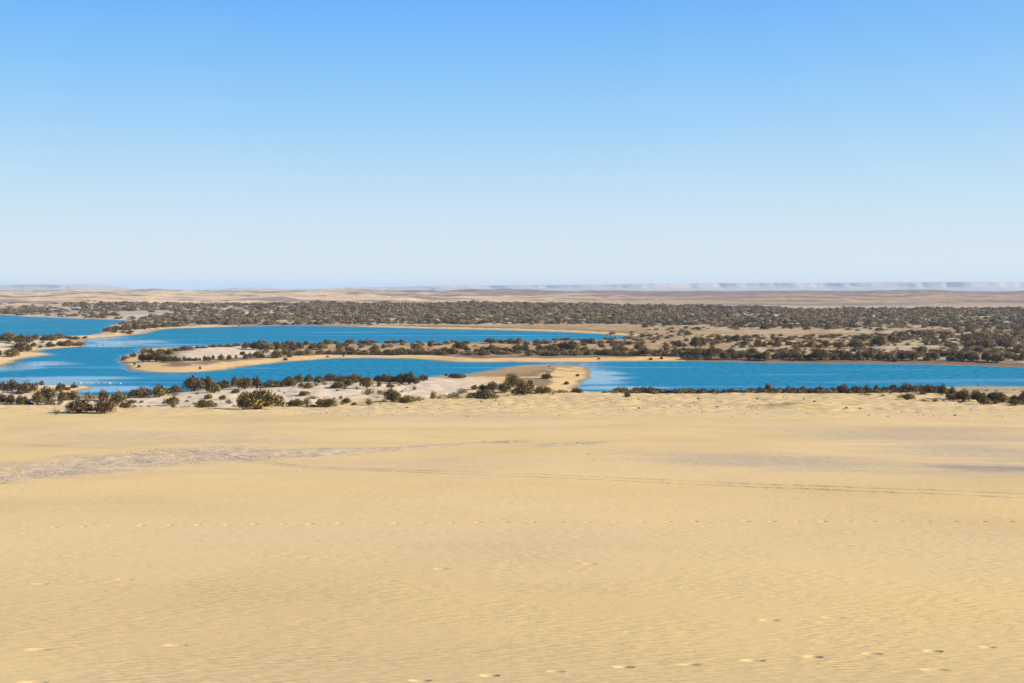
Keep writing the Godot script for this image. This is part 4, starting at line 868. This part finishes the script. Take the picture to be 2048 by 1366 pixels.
func build_shrubs() -> void:
	var wood := StandardMaterial3D.new()
	wood.resource_name = "wood"
	wood.albedo_color = Color(0.10, 0.075, 0.055).linear_to_srgb()
	wood.roughness = 0.9
	var leaf := [leaf_material(Color(0.25, 0.198, 0.105), "dark_foliage"), leaf_material(Color(0.34, 0.275, 0.112), "olive_foliage"), leaf_material(Color(0.46, 0.375, 0.20), "dry_foliage"), leaf_material(Color(0.31, 0.22, 0.13), "russet_foliage"), leaf_material(Color(0.34, 0.275, 0.195), "grey_foliage"), wood]
	var thick := []
	var thin := []
	var bare := []
	for i in 6:
		thick.append(crown_mesh(100 + i, 2400, 10 + i % 4, 0.14, 0.024, 0.7, 1.1))
		thin.append(crown_mesh(200 + i, 420, 6, 0.24, 0.020, 1.1, 1.1))
	bare.append(crown_mesh(300, 160, 5, 0.2, 0.018, 0.9, 1.0))
	var big := crown_mesh(400, 5600, 17, 0.14, 0.018, 0.9, 1.05)
	var stems := []
	for i in 4:
		stems.append(stems_mesh(500 + i, 9, 0.65))
	var called := ["tamarisk_shrub", "tamarisk_shrub", "dry_scrub", "russet_shrub", "grey_shrub", "twig_shrub"]
	var category := ["shrub", "shrub", "dry shrub", "shrub", "shrub", "dead shrub"]
	var look := ["dark tamarisk", "green tamarisk", "pale dry scrub", "russet bush", "grey bush", "twiggy shrub"]
	var place := {
		"bay": ["in the small bay's thicket", "thicket at the small bay"],
		"hedge": ["along the pale flat's shore", "row along the pale flat's shore"],
		"flat": ["on the pale sand flat", "bushes scattered on the pale flat"],
		"clump": ["in the clump below the spit", "clump at the foot of the spit"],
		"spit": ["on the bare golden spit", "bushes on the golden spit"],
		"rshore": ["in the littered bank's hedge", "hedge before the turquoise lagoon"],
		"rbank": ["beside the brown tongue of land", "bushes beside the brown tongue"],
		"leftisle": ["on the bushy sandy point", "bushes on the sandy point"],
		"headland": ["on the headland past the bar", "bushes on the headland"],
		"isle": ["on the island's pale end", "bushes on the island's pale end"],
		"belt": ["in the belt between lagoons", "belt between the lagoons"],
		"meadow": ["on the dry meadow", "bushes on the dry meadow"],
	}
	rng.seed = 4242
	var protos := {}
	for zone: String in SHRUBS:
		var a: Array = SHRUBS[zone]
		for k in range(0, a.size(), 5):
			var kind := int(a[k + 4])
			var x: float = a[k]
			var z: float = a[k + 1]
			var w: float = a[k + 2]
			var h: float = a[k + 3]
			var giant := w > 4.2 and z < 126.0 and kind == 1
			var variant := rng.randi() % 6
			var key := "%d_%d_%s" % [kind, variant, giant]
			var o: Node3D
			if not protos.has(key):
				o = Node3D.new()
				var crown := MeshInstance3D.new()
				crown.name = "crown"
				crown.mesh = big if giant else (thin[variant] if kind == 2 else (bare[0] if kind == 5 else thick[variant]))
				crown.material_override = leaf[kind]
				o.add_child(crown)
				var stem := MeshInstance3D.new()
				stem.name = "stem"
				stem.mesh = stems[variant % 4]
				stem.material_override = wood
				o.add_child(stem)
				protos[key] = o
			else:
				o = (protos[key] as Node3D).duplicate()
			o.name = numbered(called[kind])
			var ang := rng.randf() * TAU
			var sq := rng.randf_range(0.85, 1.15)
			o.transform = Transform3D(Basis(Vector3.UP, ang).scaled(Vector3(w * 0.64, h * 1.12, w * 0.64 * sq)), Vector3(x, height_at(x, z) - 0.05, -z))
			add_child(o)
			var size := "medium "
			if h > 2.6 and h > 0.72 * w:
				size = "tall "
			elif w > 4.0:
				size = "broad "
			elif w > 2.4 * h:
				size = "spreading "
			elif w < 1.2:
				size = "tiny "
			elif w < 2.0:
				size = "small "
			var where: String = place[zone][0]
			var s := shore(x, z)
			if zone == "belt" or zone == "meadow":
				if s < 18.0 and z > 325.0 and zone == "belt":
					where = "on the belt's far-lagoon edge"
				elif z < 316.0:
					where = "in the " + ("belt" if zone == "belt" else "dry meadow") + "'s beach hedge"
				elif zone == "meadow" and z > 370.0:
					where = "round the dry meadow's clearing"
			elif zone == "isle" and z > 316.0:
				where = "on the island's far-lagoon side"
			elif zone == "isle" and s < 16.0:
				where = "on the island's golden beach"
			elif zone == "bay" and z < 126.0:
				where = "on the slope before the bay"
			var beside := 1e9
			var next := 0
			for q in range(0, a.size(), 5):
				var dd := Vector2(a[q] - x, (a[q + 1] - z) * 0.5).length()
				if q != k and dd < beside:
					beside = dd
					next = q
			var cmp := "similar"
			if a[next + 2] * a[next + 3] > 1.35 * w * h:
				cmp = "larger"
			elif a[next + 2] * a[next + 3] < 0.74 * w * h:
				cmp = "smaller"
			var label: String = size + look[kind] + " " + where + " by a " + cmp + " " + look[int(a[next + 4])]
			var group: String = place[zone][1]
			if giant:
				label = "largest broad olive bush standing alone at the edge of the pale flat"
				group = ""
			elif kind == 5:
				label = "small bare dark twiggy shrub beside the big bushes on the slope"
				group = ""
			elif zone == "spit" and kind == 0 and w > 1.9:
				label = "dark round bush in the brown hollow of the golden spit"
				group = ""
			elif zone == "spit" and kind == 0:
				label = "small dark bush on the golden spit near its tip"
				group = ""
			elif zone == "isle" and kind == 3 and z > 340.0 and x < -118.0:
				label = "red-brown bush on the narrow bar in the calm water"
				group = ""
			describe(o, label, category[kind], group)


func build_scrubland() -> void:
	# the wide scrub behind the lakes, past counting
	var root := Node3D.new()
	root.name = "scrubland"
	add_child(root)
	describe(root, "wide grey-brown scrub covering the plain behind the lagoons", "scrub", "", "stuff")
	rng.seed = 99
	var shape := []
	for i in 4:
		shape.append(crown_mesh(700 + i, 380, 8, 0.27, 0.060, 0.5, 1.15))
	var m := leaf_material(Color(1, 1, 1), "scrub_foliage")
	var lots := [[], [], [], []]
	var tints := [[], [], [], []]
	var tone := [Color(0.25, 0.205, 0.135), Color(0.33, 0.27, 0.19), Color(0.42, 0.35, 0.265), Color(0.22, 0.188, 0.11), Color(0.48, 0.395, 0.295)]
	var tries := 0
	var made := 0
	while tries < 70000 and made < 14000:
		tries += 1
		var t := rng.randf_range(-0.58, 0.58)
		var z := sqrt(rng.randf_range(395.0 * 395.0, 1090.0 * 1090.0))
		var x := t * z
		var s := shore(x, z)
		if s < 4.0:
			continue
		# how far back the scrub reaches, and how thick it stands
		var far := lerpf(1050.0, 1020.0, sstep(-0.5, -0.05, t))
		far = lerpf(far, 905.0, sstep(-0.02, 0.14, t))
		far = lerpf(far, 825.0, sstep(0.14, 0.30, t))
		far += 22.0 * noise_a.get_noise_2d(x * 0.02, 4.0)
		if z > far:
			continue
		var dens := 0.0
		var patch := noise_b.get_noise_2d(x * 0.013, z * 0.022)
		if z > 565.0 or t < -0.3 and z > 780.0:
			dens = 0.75 + 1.0 * patch
			if t < -0.2 and z > 700.0:
				dens = 0.22 + 0.9 * patch + 0.5 * sstep(-0.42, -0.48, t)
			if z < 600.0:
				dens -= 0.2 * sstep(16.0, 8.0, s)
		elif t > 0.12:
			dens = sstep(430.0, 540.0, z) * (0.5 + 0.8 * patch) + 0.25 * sstep(0.36, 0.44, t)
			# open sandy clearing
			var cx := (x - 118.0) / 52.0
			var cz := (z - 462.0) / 30.0
			dens *= sstep(0.75, 1.2, sqrt(cx * cx + cz * cz))
		elif z > 520.0 and t > -0.36 and t < -0.3:
			dens = 0.3
		else:
			continue
		if rng.randf() > dens:
			continue
		var hgt := (0.6 + 2.3 * pow(rng.randf(), 1.6)) * (0.75 + 0.35 * sstep(600.0, 1000.0, z))
		var wid := maxf(hgt, 1.1) * rng.randf_range(0.8, 1.7)
		var pick := rng.randi() % 4
		lots[pick].append(Transform3D(Basis(Vector3.UP, rng.randf() * TAU).scaled(Vector3(wid, hgt, wid)), Vector3(x, height_at(x, z) - 0.05, -z)))
		var c: Color = tone[rng.randi() % 5]
		if z > 600.0 and rng.randf() < 0.6:
			c = tone[2] if rng.randf() < 0.6 else tone[4]
		c *= rng.randf_range(0.8, 1.2)
		c.a = 1.0
		tints[pick].append(c)
		made += 1
	# low growth filling in between the taller bushes of the belt and the meadow
	for i in 5200:
		var z := rng.randf_range(298.0, 470.0)
		var t := rng.randf_range(-0.24, 0.56)
		var x := t * z
		var s := shore(x, z)
		var patch := noise_b.get_noise_2d(x * 0.03, z * 0.05)
		var dens := 0.0
		if s < 7.0:
			dens = 0.5 * sstep(1.5, 3.0, s) if z > 350.0 and t < 0.14 else 0.0
		elif z < 330.0:
			dens = sstep(14.0, 20.0, s + 11.0 * sstep(0.12, 0.17, t)) * sstep(332.0, 318.0, z) * 0.85
		else:
			dens = 0.10 + 0.5 * patch + 0.35 * sstep(0.1, 0.2, t) * sstep(340.0, 400.0, z)
			var cx := (x - 118.0) / 52.0
			var cz := (z - 462.0) / 34.0
			dens *= sstep(0.75, 1.2, sqrt(cx * cx + cz * cz))
		if t < -0.2:
			dens *= 0.3
		if rng.randf() > dens:
			continue
		var hgt := rng.randf_range(0.35, 1.3)
		var wid := hgt * rng.randf_range(0.9, 1.6)
		var pick := rng.randi() % 4
		lots[pick].append(Transform3D(Basis(Vector3.UP, rng.randf() * TAU).scaled(Vector3(wid, hgt, wid)), Vector3(x, height_at(x, z) - 0.05, -z)))
		var c: Color = [tone[1], tone[2], tone[4], Color(0.30, 0.20, 0.105)][rng.randi() % 4] * rng.randf_range(0.8, 1.1)
		c.a = 1.0
		tints[pick].append(c)
	# dark shrub rows added to draw a shaded scarp's dark line at the foot of the bare plain, and a low fringe under the near hedge
	for i in 620:
		var line := i < 330
		var t := rng.randf_range(0.18, 0.245) if i % 2 == 0 else rng.randf_range(0.37, 0.56)
		var z := rng.randf_range(838.0, 852.0) - (0.0 if i % 2 == 0 else 22.0)
		if not line:
			t = rng.randf_range(0.10, 0.40)
			z = rng.randf_range(194.0, 214.0)
		var x := t * z
		if shore(x, z) < 1.2:
			continue
		var hgt := rng.randf_range(1.2, 2.4) if line else rng.randf_range(0.4, 1.2)
		var pick := rng.randi() % 4
		lots[pick].append(Transform3D(Basis(Vector3.UP, rng.randf() * TAU).scaled(Vector3(hgt * 1.3, hgt, hgt * 1.3)), Vector3(x, height_at(x, z) - 0.05, -z)))
		var c: Color = (tone[3] if line else [tone[0], tone[1], Color(0.40, 0.33, 0.17)][rng.randi() % 3]) * rng.randf_range(0.6, 0.9)
		c.a = 1.0
		tints[pick].append(c)
	for i in 4:
		scatter(root, "scrub_mass", shape[i], m, lots[i], tints[i])


func scatter(parent: Node3D, called: String, mesh: Mesh, m: Material, where: Array, tint: Array) -> void:
	var mm := MultiMesh.new()
	mm.transform_format = MultiMesh.TRANSFORM_3D
	mm.use_colors = true
	mm.mesh = mesh
	mm.instance_count = where.size()
	for k in where.size():
		mm.set_instance_transform(k, where[k])
		mm.set_instance_color(k, tint[k])
	var mi := MultiMeshInstance3D.new()
	mi.name = called
	mi.multimesh = mm
	mi.material_override = m
	mi.set_meta("kind", "stuff")
	parent.add_child(mi, true)


# ------------------------------------------------------------------ stones and beach litter
func stone_mesh(sd: int) -> ArrayMesh:
	var r := FastNoiseLite.new()
	r.seed = sd
	r.frequency = 0.9
	var st := SurfaceTool.new()
	st.begin(Mesh.PRIMITIVE_TRIANGLES)
	var pts := []
	for j in 6:
		var ring := []
		for i in 8:
			var d := Vector3(cos(i * TAU / 8) * sin(j * PI / 5), cos(j * PI / 5), sin(i * TAU / 8) * sin(j * PI / 5))
			ring.append(d * (1.0 + 0.45 * r.get_noise_3dv(d * 1.3)) * Vector3(1.0, 0.62, 0.8))
		pts.append(ring)
	for j in 5:
		for i in 8:
			var k := (i + 1) % 8
			for q: Vector3 in [pts[j][i], pts[j][k], pts[j + 1][i], pts[j + 1][i], pts[j][k], pts[j + 1][k]]:
				st.add_vertex(q)
	st.generate_normals()
	return st.commit()


func plain_material(c: Color, called: String) -> StandardMaterial3D:
	var m := StandardMaterial3D.new()
	m.resource_name = called
	m.albedo_color = c.linear_to_srgb()
	m.roughness = 0.9
	return m


func build_stones() -> void:
	var shapes := []
	for i in 5:
		shapes.append(stone_mesh(60 + i))
	var white := plain_material(Color(0.54, 0.50, 0.42), "limestone_white")
	var dark := plain_material(Color(0.11, 0.085, 0.065), "stone_dark")
	rng.seed = 77
	for k in range(0, STONES.size(), 4):
		var o := MeshInstance3D.new()
		var kind := int(STONES[k + 3])
		var x: float = STONES[k]
		var z: float = STONES[k + 1]
		o.name = numbered("stone")
		o.mesh = shapes[rng.randi() % 5]
		o.material_override = white if kind == 0 else dark
		var size: float = STONES[k + 2]
		o.transform = Transform3D(Basis(Vector3.UP, rng.randf() * TAU).scaled(Vector3.ONE * size), Vector3(x, height_at(x, z) + size * 0.25, -z))
		add_child(o)
		if z < 80.0:
			describe(o, "small white stone lying alone on the smooth sand slope", "stone", "white stones on the smooth slope")
		elif kind == 0:
			describe(o, "white stone among the litter on the sand bank", "stone", "white stones on the bank")
		else:
			describe(o, "dark stone among the litter on the sand bank", "stone", "dark stones on the bank")
	for k in range(0, WATER_STONES.size(), 4):
		var o := MeshInstance3D.new()
		o.name = numbered("water_stone")
		o.mesh = shapes[rng.randi() % 5]
		var kind := int(WATER_STONES[k + 3])
		o.material_override = white if kind == 0 else dark
		var size: float = WATER_STONES[k + 2]
		o.transform = Transform3D(Basis(Vector3.UP, rng.randf_range(-0.3, 0.3)).scaled(Vector3(1, 1, 1) * size), Vector3(WATER_STONES[k], size * 0.12, -WATER_STONES[k + 1]))
		add_child(o)
		if WATER_STONES[k + 1] > 300.0:
			describe(o, "low dark stone breaking the calm water by the narrow bar", "stone", "stones by the narrow bar")
		elif kind == 0:
			describe(o, "pale stone in the line standing in calm shallows off the sand tongue", "stone", "pale stones off the sand tongue")
		else:
			describe(o, "dark stone in the line standing in calm shallows off the sand tongue", "stone", "dark stones off the sand tongue")
	# pale dry tufts, past counting, over the flat and below the bank
	var tuft := crown_mesh(900, 90, 5, 0.42, 0.03, 1.2, 1.0)
	var tm := leaf_material(Color(1, 1, 1), "dry_tufts")
	var tw := []
	var tt := []
	for i in 2600:
		var z := rng.randf_range(112.0, 236.0)
		var t := rng.randf_range(-0.5, 0.5)
		var x := t * z
		var s := shore(x, z)
		var patchy := noise_b.get_noise_2d(x * 0.05 + 30.0, z * 0.05)
		var crest := 127.0 + 38.0 * sstep(-0.26, 0.04, t)
		if s < 2.0 or t > -0.09 and t < 0.09 and z > 170.0:
			continue
		if z < crest - 12.0 or rng.randf() > (0.35 + 1.2 * patchy) * (0.15 if z < crest else 0.9):
			continue
		var hh := rng.randf_range(0.15, 0.55)
		tw.append(Transform3D(Basis(Vector3.UP, rng.randf() * TAU).scaled(Vector3(hh * 1.1, hh, hh * 1.1)), Vector3(x, height_at(x, z) - 0.03, -z)))
		var tc := Color(0.44, 0.36, 0.19).lerp(Color(0.33, 0.265, 0.13), rng.randf())
		tt.append(tc)
	var grass := Node3D.new()
	grass.name = "dry_grass"
	add_child(grass)
	describe(grass, "tiny pale dry tufts dotted over the flat and bank", "dry grass", "", "stuff")
	scatter(grass, "tufts", tuft, tm, tw, tt)
	# gravel and litter too small to count
	var m := plain_material(Color(1, 1, 1), "gravel")
	m.vertex_color_use_as_albedo = true
	var where := []
	var tint := []
	for i in 9000:
		var x := 0.0
		var z := 0.0
		var size := rng.randf_range(0.008, 0.028)
		if i < 6500:
			var k := (rng.randi() % (GRAVEL.size() / 6)) * 6
			if k >= 42:
				continue
			var a := rng.randf() * TAU
			var d := sqrt(rng.randf()) * 0.95
			x = GRAVEL[k] + cos(a) * d * GRAVEL[k + 2]
			z = GRAVEL[k + 1] + GRAVEL[k + 4] * (x - GRAVEL[k]) + sin(a) * d * GRAVEL[k + 3]
			size *= 1.3
		else:
			z = rng.randf_range(104.0, 168.0)
			x = rng.randf_range(-0.22, 0.56) * z
			if z > 127.0 + 38.0 * sstep(-0.26, 0.04, x / z):
				continue
			if noise_b.get_noise_2d(x * 0.09, z * 0.22) < 0.0:
				continue
			size = rng.randf_range(0.03, 0.11)
		var h := height_at(x, z)
		if h < 0.1:
			continue
		where.append(Transform3D(Basis(Vector3.UP, rng.randf() * TAU).scaled(Vector3(size, size * 0.8, size)), Vector3(x, h + size * 0.2, -z)))
		var pick := rng.randf()
		var c := Color(0.40, 0.33, 0.25)
		if pick < 0.07:
			c = Color(0.60, 0.55, 0.46)
		elif pick > 0.72:
			c = Color(0.16, 0.125, 0.095)
		tint.append(c)
	var root := Node3D.new()
	root.name = "gravel"
	add_child(root)
	describe(root, "fine gravel and litter strewn over the sand slope and bank", "gravel", "", "stuff")
	scatter(root, "pebbles", shapes[0], m, where, tint)
